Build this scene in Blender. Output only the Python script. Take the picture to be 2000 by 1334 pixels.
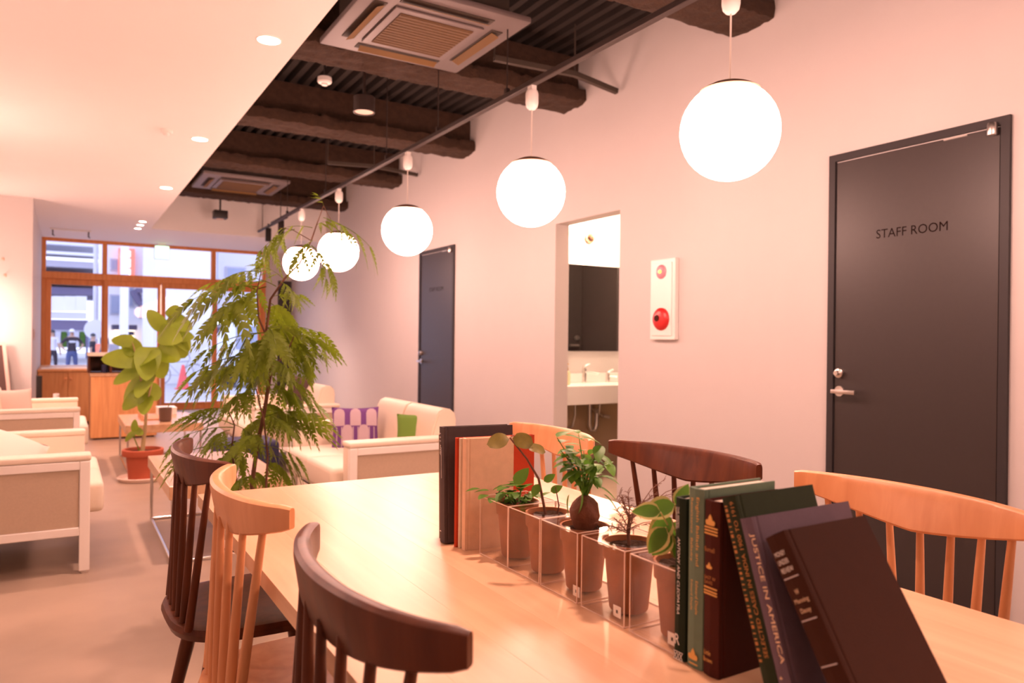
import bpy, bmesh, math, random
from mathutils import Vector, Matrix, noise as mnoise
random.seed(7)
for o in list(bpy.data.objects): bpy.data.objects.remove(o)
scene = bpy.context.scene
COL = scene.collection
PI = math.pi

# ---------------------------------------------------------------- camera
F, YAW, PIT, ROLL, HC = 1450.0, 0.5434, -0.0014, 0.0109, 1.15      # focal length in pixels of a 2000 px wide frame
_cy, _sy, _cp, _sp = math.cos(YAW), math.sin(YAW), math.cos(PIT), math.sin(PIT)
FWD = Vector((_sy*_cp, _cy*_cp, _sp)); RGT = Vector((_cy, -_sy, 0)); UPV = RGT.cross(FWD)
_c, _s = math.cos(ROLL), math.sin(ROLL)
R2 = _c*RGT + _s*UPV; U2 = -_s*RGT + _c*UPV
CAM = Vector((0, 0, HC))
cd = bpy.data.cameras.new('camera'); cam = bpy.data.objects.new('camera', cd); COL.objects.link(cam)
m = Matrix((R2, U2, -FWD)).transposed().to_4x4(); m.translation = CAM; cam.matrix_world = m
cd.sensor_width = 36; cd.lens = F/2000*36; cd.clip_start = .02; cd.clip_end = 300
cd.dof.use_dof = True; cd.dof.focus_distance = 1.7; cd.dof.aperture_fstop = 4.5
scene.camera = cam
def ray(x, y): return FWD + (x-1000)/F*R2 - (y-667)/F*U2
def onz(x, y, z): d = ray(x, y); return CAM + d*((z-HC)/d.z)
def onx(x, y, X): d = ray(x, y); return CAM + d*(X/d.x)
def ony(x, y, Y): d = ray(x, y); return CAM + d*(Y/d.y)

# ---------------------------------------------------------------- world, exposure
w = bpy.data.worlds.new('world'); scene.world = w; w.use_nodes = True
bg = w.node_tree.nodes['Background']; bg.inputs[0].default_value = (.70, .73, 1.0, 1); bg.inputs[1].default_value = 1.35
vs = scene.view_settings; vs.view_transform = 'Standard'; vs.look = 'None'; vs.gamma = 1; vs.use_curve_mapping = False
vs.exposure = 0.92
scene.cycles.transparent_max_bounces = 48
WARM = (1.0, .56, .45)
GLOBE = 23.0

# ---------------------------------------------------------------- materials
MATS = {}
def mat(name, col, rough=.5, metal=0., var=.06, vscale=6., bump=0., bscale=60., emis=None, estr=0., spec=.5, coat=0., sheen=0.):
    m = bpy.data.materials.new(name); m.use_nodes = True; nt = m.node_tree; N = nt.nodes; L = nt.links
    b = N['Principled BSDF']
    tc = N.new('ShaderNodeTexCoord'); nz = N.new('ShaderNodeTexNoise'); nz.inputs['Scale'].default_value = vscale; nz.inputs['Detail'].default_value = 4
    L.new(tc.outputs['Object'], nz.inputs['Vector'])
    mx = N.new('ShaderNodeMix'); mx.data_type = 'RGBA'
    lo = [c*(1-var) for c in col]; hi = [min(1, c*(1+var)) for c in col]
    mx.inputs[6].default_value = (*lo, 1); mx.inputs[7].default_value = (*hi, 1)
    L.new(nz.outputs['Fac'], mx.inputs[0]); L.new(mx.outputs[2], b.inputs['Base Color'])
    b.inputs['Roughness'].default_value = rough; b.inputs['Metallic'].default_value = metal
    b.inputs['Specular IOR Level'].default_value = spec
    b.inputs['Coat Weight'].default_value = coat; b.inputs['Coat Roughness'].default_value = .12
    b.inputs['Sheen Weight'].default_value = sheen
    if emis:
        b.inputs['Emission Color'].default_value = (*emis, 1); b.inputs['Emission Strength'].default_value = estr
    if bump:
        n2 = N.new('ShaderNodeTexNoise'); n2.inputs['Scale'].default_value = bscale; n2.inputs['Detail'].default_value = 5
        L.new(tc.outputs['Object'], n2.inputs['Vector'])
        bp = N.new('ShaderNodeBump'); bp.inputs['Strength'].default_value = bump; bp.inputs['Distance'].default_value = .01
        L.new(n2.outputs['Fac'], bp.inputs['Height']); L.new(bp.outputs['Normal'], b.inputs['Normal'])
    MATS[name] = m; return m
def wood(name, c0, c1, axis='Y', rough=.4, scale=1., spec=.5, coat=0., crough=.25, hv=(.93, 1.05)):
    m = bpy.data.materials.new(name); m.use_nodes = True; nt = m.node_tree; N = nt.nodes; L = nt.links
    b = N['Principled BSDF']; tc = N.new('ShaderNodeTexCoord'); mp = N.new('ShaderNodeMapping')
    sc = {'X': (2.2, 26, 26), 'Y': (26, 2.2, 26), 'Z': (26, 26, 2.2)}[axis]
    mp.inputs['Scale'].default_value = [s*scale for s in sc]
    oi = N.new('ShaderNodeObjectInfo'); va = N.new('ShaderNodeVectorMath'); va.operation = 'ADD'
    cb = N.new('ShaderNodeCombineXYZ'); ml = N.new('ShaderNodeMath'); ml.operation = 'MULTIPLY'; ml.inputs[1].default_value = 37
    L.new(oi.outputs['Random'], ml.inputs[0])
    for i in range(3): L.new(ml.outputs[0], cb.inputs[i])
    L.new(tc.outputs['Object'], mp.inputs['Vector']); L.new(mp.outputs[0], va.inputs[0]); L.new(cb.outputs[0], va.inputs[1])
    nz = N.new('ShaderNodeTexNoise'); nz.inputs['Scale'].default_value = 1; nz.inputs['Detail'].default_value = 6; nz.inputs['Distortion'].default_value = .6
    L.new(va.outputs[0], nz.inputs['Vector'])
    rp = N.new('ShaderNodeValToRGB'); rp.color_ramp.elements[0].position = .3; rp.color_ramp.elements[1].position = .7
    rp.color_ramp.elements[0].color = (*c0, 1); rp.color_ramp.elements[1].color = (*c1, 1)
    L.new(nz.outputs['Fac'], rp.inputs[0])
    lim = hv; hv = N.new('ShaderNodeHueSaturation'); mr = N.new('ShaderNodeMapRange'); mr.inputs['To Min'].default_value = lim[0]; mr.inputs['To Max'].default_value = lim[1]
    L.new(oi.outputs['Random'], mr.inputs['Value']); L.new(mr.outputs[0], hv.inputs['Value']); L.new(rp.outputs[0], hv.inputs['Color'])
    L.new(hv.outputs[0], b.inputs['Base Color']); b.inputs['Roughness'].default_value = rough; b.inputs['Specular IOR Level'].default_value = spec
    b.inputs['Coat Weight'].default_value = coat; b.inputs['Coat Roughness'].default_value = crough
    bp = N.new('ShaderNodeBump'); bp.inputs['Strength'].default_value = .05; bp.inputs['Distance'].default_value = .003
    L.new(nz.outputs['Fac'], bp.inputs['Height']); L.new(bp.outputs[0], b.inputs['Normal'])
    MATS[name] = m; return m
def leafmat(name, col, rough=.45, var=.3, vscale=9.):
    # leaf blade: part of the light passes through it
    m = mat(name, col, rough, var=var, vscale=vscale); nt = m.node_tree; N = nt.nodes; L = nt.links; b = N['Principled BSDF']
    tr = N.new('ShaderNodeBsdfTranslucent'); mx = N.new('ShaderNodeMixShader'); mx.inputs[0].default_value = .4
    src = b.inputs['Base Color'].links[0].from_socket; L.new(src, tr.inputs['Color'])
    L.new(b.outputs[0], mx.inputs[1]); L.new(tr.outputs[0], mx.inputs[2]); L.new(mx.outputs[0], N['Material Output'].inputs['Surface'])
    return m
def clear(name, tint=(1, 1, 1), refl=1.0, rough=.0):
    m = bpy.data.materials.new(name); m.use_nodes = True; nt = m.node_tree; N = nt.nodes; L = nt.links
    N.remove(N['Principled BSDF']); out = N['Material Output']
    t = N.new('ShaderNodeBsdfTransparent'); t.inputs[0].default_value = (*tint, 1)
    g = N.new('ShaderNodeBsdfGlossy'); g.inputs['Roughness'].default_value = rough
    f = N.new('ShaderNodeLayerWeight'); f.inputs['Blend'].default_value = .5
    pw = N.new('ShaderNodeMath'); pw.operation = 'POWER'; pw.inputs[1].default_value = 5; L.new(f.outputs['Facing'], pw.inputs[0])
    ml = N.new('ShaderNodeMath'); ml.operation = 'MULTIPLY_ADD'; ml.inputs[1].default_value = .8*refl; ml.inputs[2].default_value = .022*refl; L.new(pw.outputs[0], ml.inputs[0])
    mx = N.new('ShaderNodeMixShader'); L.new(ml.outputs[0], mx.inputs[0]); L.new(t.outputs[0], mx.inputs[1]); L.new(g.outputs[0], mx.inputs[2])
    L.new(mx.outputs[0], out.inputs['Surface']); MATS[name] = m; return m

mat('wall_paint', (.60, .565, .555), .7, var=.015, bump=.05, bscale=90, spec=.25)
mat('ceil_paint', (.90, .88, .87), .75, var=.01, spec=.2)
mat('floor_conc', (.39, .295, .22), .45, var=.24, vscale=2.6, bump=.04, bscale=12)
mat('deck_dark', (.013, .008, .006), .8, var=.2)
mat('spray_dark', (.046, .022, .011), .95, var=.55, vscale=22, bump=.9, bscale=70)
mat('black_metal', (.022, .018, .017), .45, metal=.3)
mat('track_metal', (.035, .022, .018), .45, metal=.3)
mat('white_plastic', (.82, .80, .77), .4, var=.02)
mat('ac_panel', (.15, .12, .115), .5, var=.03)
mat('ac_dark', (.05, .035, .025), .7, var=.2)
mat('ac_louver', (.30, .16, .045), .6, var=.1)
mat('ac_mesh', (.12, .062, .022), .7, var=.25, vscale=60)
mat('globe', (1, .95, .9), .3, emis=WARM, estr=GLOBE)
mat('lamp_bright', (1, .95, .9), .3, emis=(1, .58, .47), estr=42)
mat('lamp_disc', (1, .95, .9), .3, emis=(1, .72, .55), estr=14)
mat('lamp_wood', (.16, .085, .05), .5)
mat('cord', (.75, .68, .62), .6)
mat('door_blue', (.031, .023, .022), .42, var=.08, vscale=40, spec=.52)
mat('door_frame', (.034, .030, .032), .5, spec=.3)
mat('door_text', (.010, .004, .003), .9, spec=.05)
mat('chrome', (.75, .73, .72), .15, metal=1, var=.02)
mat('steel', (.62, .58, .55), .3, metal=1, var=.03)
mat('red_plastic', (.55, .02, .02), .35)
mat('red_lens', (.7, .12, .16), .3, emis=(1, .25, .22), estr=.25)
mat('yellow_lens', (.9, .6, .1), .3, emis=(1, .65, .1), estr=1.2)
mat('mirror', (.9, .9, .9), .02, metal=1, var=0)
mat('sink_white', (.85, .83, .81), .25, var=.01)
mat('wc_shaded_tan', (.42, .30, .19), .8, var=.06)
mat('brass', (.62, .36, .14), .3, metal=1)
mat('soap', (.85, .72, .45), .3)
wood('frame_wood', (.60, .20, .045), (.74, .28, .075), 'Z', .45)
wood('counter_wood', (.62, .28, .10), (.76, .38, .155), 'Z', .5)
wood('table_wood', (.68, .40, .215), (.80, .52, .31), 'Y', .42, coat=.9, crough=.36, hv=(.985, 1.01))
wood('table_edge', (.55, .30, .14), (.66, .38, .19), 'Y', .4)
wood('pale_wood', (.62, .27, .11), (.74, .36, .165), 'Z', .38)
wood('dark_wood', (.066, .016, .006), (.130, .036, .013), 'Z', .38, spec=.25)
wood('coffee_wood', (.52, .30, .16), (.66, .42, .25), 'Y', .32, coat=.3)
mat('sofa_leather', (.80, .69, .56), .5, var=.03, bump=.08, bscale=200)
mat('sofa_panel', (.52, .40, .29), .85, var=.08, vscale=90, bump=.2, bscale=400)
mat('sofa_frame', (.85, .80, .74), .4, var=.01)
mat('sofa_under', (.05, .035, .03), .9)
mat('navy', (.030, .032, .085), .8)
mat('terracotta', (.42, .085, .035), .7, var=.1)
mat('saucer', (.74, .58, .48), .6)
mat('soil', (.045, .025, .015), .95, spec=.08, var=.5, vscale=120, bump=.8, bscale=200)
leafmat('leaf_ever', (.20, .28, .018), var=.35, vscale=9)
leafmat('leaf_ficus', (.27, .38, .03), var=.4, vscale=5)
leafmat('leaf_pep', (.10, .24, .03), var=.3, vscale=30)
leafmat('leaf_coin', (.20, .17, .035), var=.45, vscale=40)
leafmat('leaf_gin', (.11, .27, .03), var=.35, vscale=30)
mat('leaf_cream', (.62, .60, .22), .45, var=.1)
mat('bark_red', (.16, .065, .035), .7, var=.3, vscale=30, bump=.3)
mat('bark_pale', (.42, .30, .14), .7, var=.2, vscale=30)
mat('root_bark', (.15, .048, .02), .65, var=.35, vscale=40, bump=.4, bscale=90)
mat('dry_twig', (.17, .075, .045), .8, var=.3)
mat('old_clay', (.33, .125, .048), .85, var=.30, vscale=28, bump=.2)
clear('acrylic', (.975, .965, .955), 1.0)
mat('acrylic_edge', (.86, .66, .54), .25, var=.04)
clear('glass_pane', (.97, .98, 1.0), .8)
mat('paper', (.78, .70, .58), .9, var=.05)
def cloth(n, c): return mat(n, [q*.72 for q in c], .8, spec=.18, var=.12, vscale=60, bump=.12, bscale=600)
cloth('bk_green', (.020, .036, .018)); cloth('bk_teal', (.20, .30, .21)); cloth('bk_brown', (.085, .018, .010)); cloth('bk_dkgreen', (.035, .052, .024))
cloth('bk_blue', (.19, .14, .185)); cloth('bk_black', (.060, .019, .009)); cloth('bk_char', (.11, .085, .085)); cloth('bk_olive', (.26, .18, .08))
cloth('bk_red', (.62, .075, .025)); cloth('bk_cream', (.98, .68, .46)); cloth('bk_ivory', (1.0, .86, .66))
mat('ink_white', (.85, .82, .76), .6); mat('ink_gold', (.72, .40, .10), .5); mat('ink_rust', (.48, .20, .045), .6); mat('ink_cream', (.85, .62, .40), .6); mat('ink_grey', (.50, .46, .46), .6); mat('ink_black', (.02, .015, .012), .7)
mat('cush_purple', (.16, .055, .25), .85, var=.1); mat('cush_mauve', (.52, .40, .47), .85, var=.06)
mat('cush_green', (.15, .28, .04), .85, var=.12); mat('cush_pink', (.70, .46, .40), .85, var=.05); mat('cush_cream', (.84, .76, .68), .85, var=.04); mat('cush_brown', (.085, .045, .04), .85)
mat('exit_face', (.7, 1, .8), .4, emis=(.50, 1.0, .66), estr=.9)
mat('plate', (.50, .36, .27), .5)
mat('mug_dark', (.13, .07, .05), .5)

# ---------------------------------------------------------------- mesh helpers
def new(): return bmesh.new()
def box(bm, x0, x1, y0, y1, z0, z1, mi=0):
    v = [bm.verts.new((x, y, z)) for x in (x0, x1) for y in (y0, y1) for z in (z0, z1)]
    for f in ((0,1,3,2), (4,6,7,5), (0,4,5,1), (2,3,7,6), (0,2,6,4), (1,5,7,3)):
        bm.faces.new([v[i] for i in f]).material_index = mi
    return v
def bevel(bm, w, seg=2):
    bmesh.ops.recalc_face_normals(bm, faces=bm.faces)
    bmesh.ops.bevel(bm, geom=bm.edges[:], offset=w, segments=seg, affect='EDGES', profile=.6); return bm
def bbox(x0, x1, y0, y1, z0, z1, bw=.004, seg=2):
    bm = new(); box(bm, x0, x1, y0, y1, z0, z1)
    return bevel(bm, bw, seg) if bw else bm
def tube(bm, pts, rad, n=8, caps=True):
    pts = [Vector(p) for p in pts]
    rad = rad if isinstance(rad, (list, tuple)) else [rad]*len(pts)
    rings = []; t0 = (pts[1]-pts[0]).normalized(); nrm = t0.orthogonal().normalized()
    for i, p in enumerate(pts):
        a = pts[max(0, i-1)]; b = pts[min(len(pts)-1, i+1)]; t = (b-a).normalized()
        nrm = (nrm - t*nrm.dot(t)).normalized(); bi = t.cross(nrm)
        rings.append([bm.verts.new(p + (nrm*math.cos(2*PI*k/n) + bi*math.sin(2*PI*k/n))*rad[i]) for k in range(n)])
    for A, B in zip(rings, rings[1:]):
        for k in range(n): bm.faces.new((A[k], A[(k+1) % n], B[(k+1) % n], B[k]))
    if caps: bm.faces.new(rings[0][::-1]); bm.faces.new(rings[-1])
    return bm
def lathe(bm, prof, n=24, c=(0, 0, 0), close=False):
    rings = []
    for r, z in prof:
        if r < 1e-6: rings.append([bm.verts.new((c[0], c[1], c[2]+z))])
        else: rings.append([bm.verts.new((c[0]+r*math.cos(2*PI*k/n), c[1]+r*math.sin(2*PI*k/n), c[2]+z)) for k in range(n)])
    pr = list(zip(rings, rings[1:])) + ([(rings[-1], rings[0])] if close else [])
    for A, B in pr:
        for k in range(n):
            a, b = A[k % len(A)], A[(k+1) % len(A)]; c_, d = B[(k+1) % len(B)], B[k % len(B)]
            vs = []
            for v in (a, b, c_, d):
                if v not in vs: vs.append(v)
            if len(vs) > 2: bm.faces.new(vs)
    return bm
def prism(bm, poly, axis, a, b):
    # poly: list of 2D points; axis 'x','y','z' is the extrusion axis from a to b
    def P(p, t):
        return {'x': (t, p[0], p[1]), 'y': (p[0], t, p[1]), 'z': (p[0], p[1], t)}[axis]
    A = [bm.verts.new(P(p, a)) for p in poly]; B = [bm.verts.new(P(p, b)) for p in poly]; n = len(poly)
    bm.faces.new(A[::-1]); bm.faces.new(B)
    for i in range(n): bm.faces.new((A[i], A[(i+1) % n], B[(i+1) % n], B[i]))
    return bm
def quad(bm, *p): bm.faces.new([bm.verts.new(q) for q in p]); return bm
def me(name, bm, m, smooth=False, mats=None):
    bmesh.ops.recalc_face_normals(bm, faces=bm.faces)
    d = bpy.data.meshes.new(name); bm.to_mesh(d); bm.free()
    for k in (mats or [m]): d.materials.append(MATS[k])
    if smooth:
        for p in d.polygons: p.use_smooth = True
        try: d.set_sharp_from_angle(angle=math.radians(38))
        except Exception: pass
    return d
def obj(name, bm, m, parent=None, smooth=False, world=False, loc=None, mats=None):
    d = bm if isinstance(bm, bpy.types.Mesh) else me(name, bm, m, smooth, mats)
    o = bpy.data.objects.new(name, d); COL.objects.link(o)
    if parent:
        o.parent = parent
        if world:                       # mesh given in room coordinates under an unrotated thing
            r = parent; t = Vector((0, 0, 0))
            while r: t += r.location; r = r.parent
            o.location = -t
    if loc: o.location = loc
    return o
def tag(o, label, cat, group=None):
    o['label'] = label; o['category'] = cat
    if group: o['group'] = group
    return o
def thing(name, label, cat, loc=(0, 0, 0), rotz=0., group=None):
    o = bpy.data.objects.new(name, None); o.empty_display_size = .1; COL.objects.link(o)
    o.location = loc; o.rotation_euler = (0, 0, rotz); return tag(o, label, cat, group)
def struct(name, bm=None, m=None, smooth=False, mats=None, loc=(0, 0, 0)):
    if bm is None:
        o = bpy.data.objects.new(name, None); COL.objects.link(o); o.location = loc
    else: o = obj(name, bm, m, None, smooth, mats=mats)
    o['kind'] = 'structure'; return o
def dup(root, loc, rotz=0., label=None, group=None):
    r = root.copy(); COL.objects.link(r); r.location = loc; r.rotation_euler = (0, 0, rotz)
    if label: r['label'] = label
    if group: r['group'] = group
    for ch in list(root.children):
        c = ch.copy(); COL.objects.link(c); c.parent = r
        for g in ch.children: d = g.copy(); COL.objects.link(d); d.parent = c
    return r
def basis(o, pos, ax, ay, az, sc=1.):
    M = Matrix((ax, ay, az)).transposed().to_4x4()
    M = Matrix.Translation(pos) @ M @ Matrix.Scale(sc, 4); o.matrix_basis = M
_txt = {}
def text(name, s, origin, tx, ty, length, height, m, parent, lift=.0004, shear=0.):
    # flat lettering: origin = lower-left corner, tx = reading direction, ty = up on the letters (parent space)
    key = (s, shear, m)
    if key not in _txt:
        c = bpy.data.curves.new(name, 'FONT'); c.body = s; c.shear = shear; c.resolution_u = 3
        to = bpy.data.objects.new('tmp', c); COL.objects.link(to); bpy.context.view_layer.update()
        d = bpy.data.meshes.new_from_object(to.evaluated_get(bpy.context.evaluated_depsgraph_get()))
        bpy.data.objects.remove(to); bpy.data.curves.remove(c)
        xs = [v.co.x for v in d.vertices]; ys = [v.co.y for v in d.vertices]
        for v in d.vertices:
            v.co.x = (v.co.x-min(xs))/(max(xs)-min(xs)); v.co.y = (v.co.y-min(ys))/(max(ys)-min(ys))
        d.materials.clear(); d.materials.append(MATS[m]); d.name = name; _txt[key] = d
    o = bpy.data.objects.new(name, _txt[key]); COL.objects.link(o); o.parent = parent
    tx = Vector(tx); ty = Vector(ty); n = tx.cross(ty)
    M = Matrix((tx*length, ty*height, n)).transposed().to_4x4(); M.translation = Vector(origin)+n*lift; o.matrix_basis = M
    return o
# ================================================================ the room
W, XS, XL, XP, YW, YB, YN = 3.33, .98, -1.0, -.283, 12.8, 10.9, -2.6
ZC, ZD = 2.58, 3.30
bm = new(); box(bm, XL-.1, 6.0, YN-.1, YW+.06, -.06, 0); struct('floor', bm, 'floor_conc')
# right wall with the washroom opening
O0, O1, OZ = 4.068, 4.86, 2.075
bm = new()
box(bm, W, W+.13, YN-.1, O0, 0, ZD); box(bm, W, W+.13, O1, YW+.1, 0, ZD); box(bm, W, W+.13, O0, O1, OZ, ZD)
struct('wall_right', bm, 'wall_paint')
bm = new(); box(bm, XL-.1, XL, YN-.1, 9.2, 0, ZD); box(bm, XL-.1, XP, 9.2, YW+.1, 0, ZD); struct('wall_left', bm, 'wall_paint')
bm = new(); box(bm, XL, W, YN-.1, YN, 0, ZD); struct('wall_back', bm, 'wall_paint')
# lowered white ceiling with its edges, end bulkhead
bm = new(); box(bm, XL, XS, YN, YW+.1, ZC, ZC+.05); box(bm, XS-.05, XS, YN, YB, ZC+.05, ZD)
box(bm, XS, W, YB, YW+.1, ZC, ZC+.05); box(bm, XS, W, YB, YB+.05, ZC+.05, ZD)
struct('ceiling', bm, 'ceil_paint')
# dark ribbed steel deck
bm = new(); p = .105; x = XS; prof = []
while x < W:
    for dx, dz in ((0, 0), (.045, 0), (.06, .05), (.09, .05)):
        if x+dx < W: prof.append((x+dx, ZD+dz))
    x += p
prof.append((W, ZD)); prof += [(W, ZD+.09), (XS, ZD+.09)]
prism(bm, prof, 'y', YN-.1, YB); struct('ceiling_deck', bm, 'deck_dark')
# wall above and beside the shop window
bm = new(); box(bm, 2.885, 3.095, YW, YW+.1, 0, ZC); box(bm, 3.095, W, YW, YW+.1, 2.12, ZC); struct('wall_front', bm, 'wall_paint')

# sprayed beams
def beam(yc, label, seed):
    t = thing('ceiling_beam', label, 'beam', (XS, yc, 2.93), 0, 'sprayed beams under the steel deck')
    # cross-section ring (y,z) : wide flange below, web above, round corners
    ring = [(-.158, .012), (-.165, .06), (-.158, .105), (-.08, .115), (-.06, .15), (-.06, ZD-2.93), (.06, ZD-2.93), (.06, .15), (.08, .115), (.158, .105), (.165, .06), (.158, .010), (.13, .0), (.06, -.005), (0, 0), (-.06, -.004), (-.12, .002)]
    dense = []
    for (a, b) in zip(ring, ring[1:]+ring[:1]):
        k = max(1, int(math.hypot(b[0]-a[0], b[1]-a[1])/.028))
        for i in range(k): dense.append((a[0]+(b[0]-a[0])*i/k, a[1]+(b[1]-a[1])*i/k))
    bm = new(); Lx = W-XS; nx = 84; rows = []
    for i in range(nx+1):
        x = Lx*i/nx; row = []
        for (y, z) in dense:
            q = Vector((x*16+seed, y*16, z*16)); d = mnoise.noise(q)*.014 + mnoise.noise(q*2.7)*.009
            top = z > ZD-2.93-.01
            row.append(bm.verts.new((x, y*(1 if top else 1+d*5), z if top else z+d)))
        rows.append(row)
    n = len(dense)
    for A, B in zip(rows, rows[1:]):
        for k in range(n): bm.faces.new((A[k], A[(k+1) % n], B[(k+1) % n], B[k]))
    bm.faces.new(rows[0]); bm.faces.new(rows[-1][::-1])
    obj('beam_body', bm, 'spray_dark', t, smooth=True)
beam(1.17, 'dark sprayed beam above the staff room door', 40)
beam(2.92, 'dark sprayed beam meeting the wall between staff room door and fire alarm panel', 3)
beam(4.64, 'dark sprayed beam ending above the washroom doorway', 11)
beam(6.39, 'dark sprayed beam ending at the wall above the lettered blue door near the sofas', 17)
beam(8.16, 'dark sprayed beam beside the smaller ceiling air conditioner', 23)
beam(10.06, 'dark sprayed beam closest to the white bulkhead', 31)

# ---------------------------------------------------------------- doors
def flush_door(n, y0, y1, ztop, letter=None):
    d = struct('door_%d' % n, loc=(W, (y0+y1)/2, 0)); x = W
    bm = new(); fw = .035
    box(bm, x-.018, x, y0, y0+fw, 0, ztop); box(bm, x-.018, x, y1-fw, y1, 0, ztop); box(bm, x-.018, x, y0+fw, y1-fw, ztop-fw, ztop)
    obj('door_frame', bm, 'door_frame', d, world=True)
    pb = bbox(x-.010, x+.0, y0+fw+.005, y1-fw-.005, .008, ztop-fw-.006, .002, 1)
    pn = obj('door_panel', pb, 'door_blue', d, world=True)
    bm = new(); yl = y1-.07; zl = .915
    tube(bm, [(x-.010, yl, zl), (x-.018, yl, zl)], [.026, .026], 20)
    tube(bm, [(x-.018, yl, zl), (x-.055, yl, zl)], .010, 12)
    obj('rose', bm, 'steel', d, smooth=True, world=True)
    bm = bbox(x-.066, x-.050, yl-.115, yl+.015, zl-.010, zl+.010, .004, 2)
    obj('lever', bm, 'steel', d, smooth=True, world=True)
    bm = new(); tube(bm, [(x-.010, yl, 1.005), (x-.026, yl, 1.005), (x-.030, yl, 1.005)], [.025, .024, .018], 20); tube(bm, [(x-.030, yl, 1.005), (x-.048, yl, 1.005)], .012, 14)
    obj('lock', bm, 'steel', d, smooth=True, world=True)
    bm = new(); lathe(bm, [(0, 0), (.017, 0), (.019, .004), (.019, .045), (.016, .052), (0, .052)], 16, (x-.030, y0+.062, ztop-.075))
    obj('pivot_hinge', bm, 'steel', d, smooth=True, world=True)
    bm = new(); box(bm, x-.016, x-.010, y0+.17, y0+.27, ztop-fw-.014, ztop-fw-.006); obj('closer_plate', bm, 'steel', d, world=True)
    if letter: text('lettering', letter, Vector((x-.010, y1-.255, 1.655))-d.location, (0, -1, 0), (0, 0, 1), .335, .042, 'door_text', d)
    return d
flush_door(1, 1.555, 2.395, 2.10, 'STAFF ROOM')
flush_door(2, 6.62, 7.46, 2.10, 'STAFF ROOM')
d3 = struct('door_3', loc=(3.21, YW, 0)); obj('door_panel', bbox(3.097, W-.002, YW+.02, YW+.06, .0, 2.118, .003, 1), 'door_blue', d3, world=True)

# ---------------------------------------------------------------- shop window wall
win = struct('window_1', loc=(1.3, YW, 0))
def fr(name, x0, x1, z0, z1, y0=YW-.05, y1=YW+.05, m='frame_wood'): return obj(name, bbox(x0, x1, y0, y1, z0, z1, .004, 1), m, win, world=True)
fr('head_rail', XP, 2.885, 2.535, ZC); fr('transom', XP, 2.885, 1.985, 2.085, YW-.07)
fr('jamb', XP, XP+.055, 0, 2.535); fr('jamb', 2.83, 2.885, 0, 2.535)
fr('mullion', .49, .555, 2.085, 2.535); fr('mullion', 2.03, 2.10, 2.085, 2.535)
fr('sill', XP+.055, 2.83, 0, .085)
# lower leaves: two fixed, two sliding
def leaf(x0, x1, st, yo, zb=.085):
    fr('stile', x0, x0+st, zb, 1.985, YW-.03+yo, YW+.02+yo); fr('stile', x1-st, x1, zb, 1.985, YW-.03+yo, YW+.02+yo)
    fr('top_rail', x0+st, x1-st, 1.90, 1.985, YW-.03+yo, YW+.02+yo)
    fr('bottom_rail', x0+st, x1-st, zb, zb+.03, YW-.03+yo, YW+.02+yo)
    bm = new(); box(bm, x0+st, x1-st, YW-.008+yo, YW-.002+yo, zb+.03, 1.90); obj('pane', bm, 'glass_pane', win, world=True)
leaf(XP+.055, .555, .07, .0); leaf(.515, 1.30, .055, -.05); leaf(1.305, 2.10, .055, -.05); leaf(2.07, 2.83, .06, .0)
for x0, x1 in ((XP+.055, .49), (.555, 2.03), (2.10, 2.83)):
    bm = new(); box(bm, x0, x1, YW-.003, YW+.003, 2.085, 2.535); obj('pane', bm, 'glass_pane', win, world=True)
bm = new(); box(bm, 1.282, 1.30, YW-.085, YW-.08, .3, 1.95); obj('door_gasket', bm, 'steel', win, world=True)

# ---------------------------------------------------------------- washroom behind the opening
YM = 5.45; X1 = 5.2; YR = 3.85
bm = new(); box(bm, W+.13, X1, YM, YM+.1, 0, 2.5); box(bm, X1, X1+.1, YR-.1, YM+.1, 0, 2.5); box(bm, W+.13, X1, YR-.1, YR, 0, 2.5)
struct('wall_washroom', bm, 'wall_paint')
bm = new(); box(bm, W+.13, X1, YR, YM, 2.45, 2.5); struct('ceiling_washroom', bm, 'ceil_paint')
bm = new(); box(bm, W+.14, X1-.01, YM-.012, YM, 0, .70); struct('wall_lower_shaded', bm, 'wc_shaded_tan')  # tan lower wall; the shade under the counter is in its colour
t = thing('wall_mirror', 'large frameless mirror over the washbasin reflecting a dark door', 'mirror', (4.3, YM, 1.06))
obj('mirror_glass', bbox(W+.15, 4.62, YM-.012, YM-.001, 1.06, 1.845, .001, 1), 'mirror', t, world=True)
d4 = struct('door_4', loc=(X1, 4.6, 0))
obj('door_panel', bbox(4.40, X1-.001, YR+.001, YR+.03, .0, 2.25, .003, 1), 'door_blue', d4, world=True)
obj('door_panel', bbox(X1-.03, X1-.001, YR+.031, 4.533, .0, 2.25, .003, 1), 'door_blue', d4, world=True)
obj('door_panel', bbox(X1-.03, X1-.001, 4.535, 5.30, .0, 2.25, .003, 1), 'door_blue', d4, world=True)
bm = new(); tube(bm, [(X1-.10, YR+.03, 1.10), (X1-.10, YR+.07, 1.10), (X1-.22, YR+.075, 1.10)], .013, 10); tube(bm, [(X1-.10, YR+.03, 1.19), (X1-.10, YR+.055, 1.19)], .026, 16)
obj('lever', bm, 'steel', d4, smooth=True, world=True)
t = thing('washbasin_counter', 'white washbasin counter with deep front apron below the mirror', 'washbasin', (4.3, 5.25, .62))
obj('counter_slab', bbox(W+.14, X1-.01, 5.03, YM-.013, .615, .775, .008, 2), 'sink_white', t, world=True)
obj('backsplash', bbox(W+.14, X1-.01, YM-.03, YM-.013, .776, .86, .003, 1), 'sink_white', t, world=True)
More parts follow.
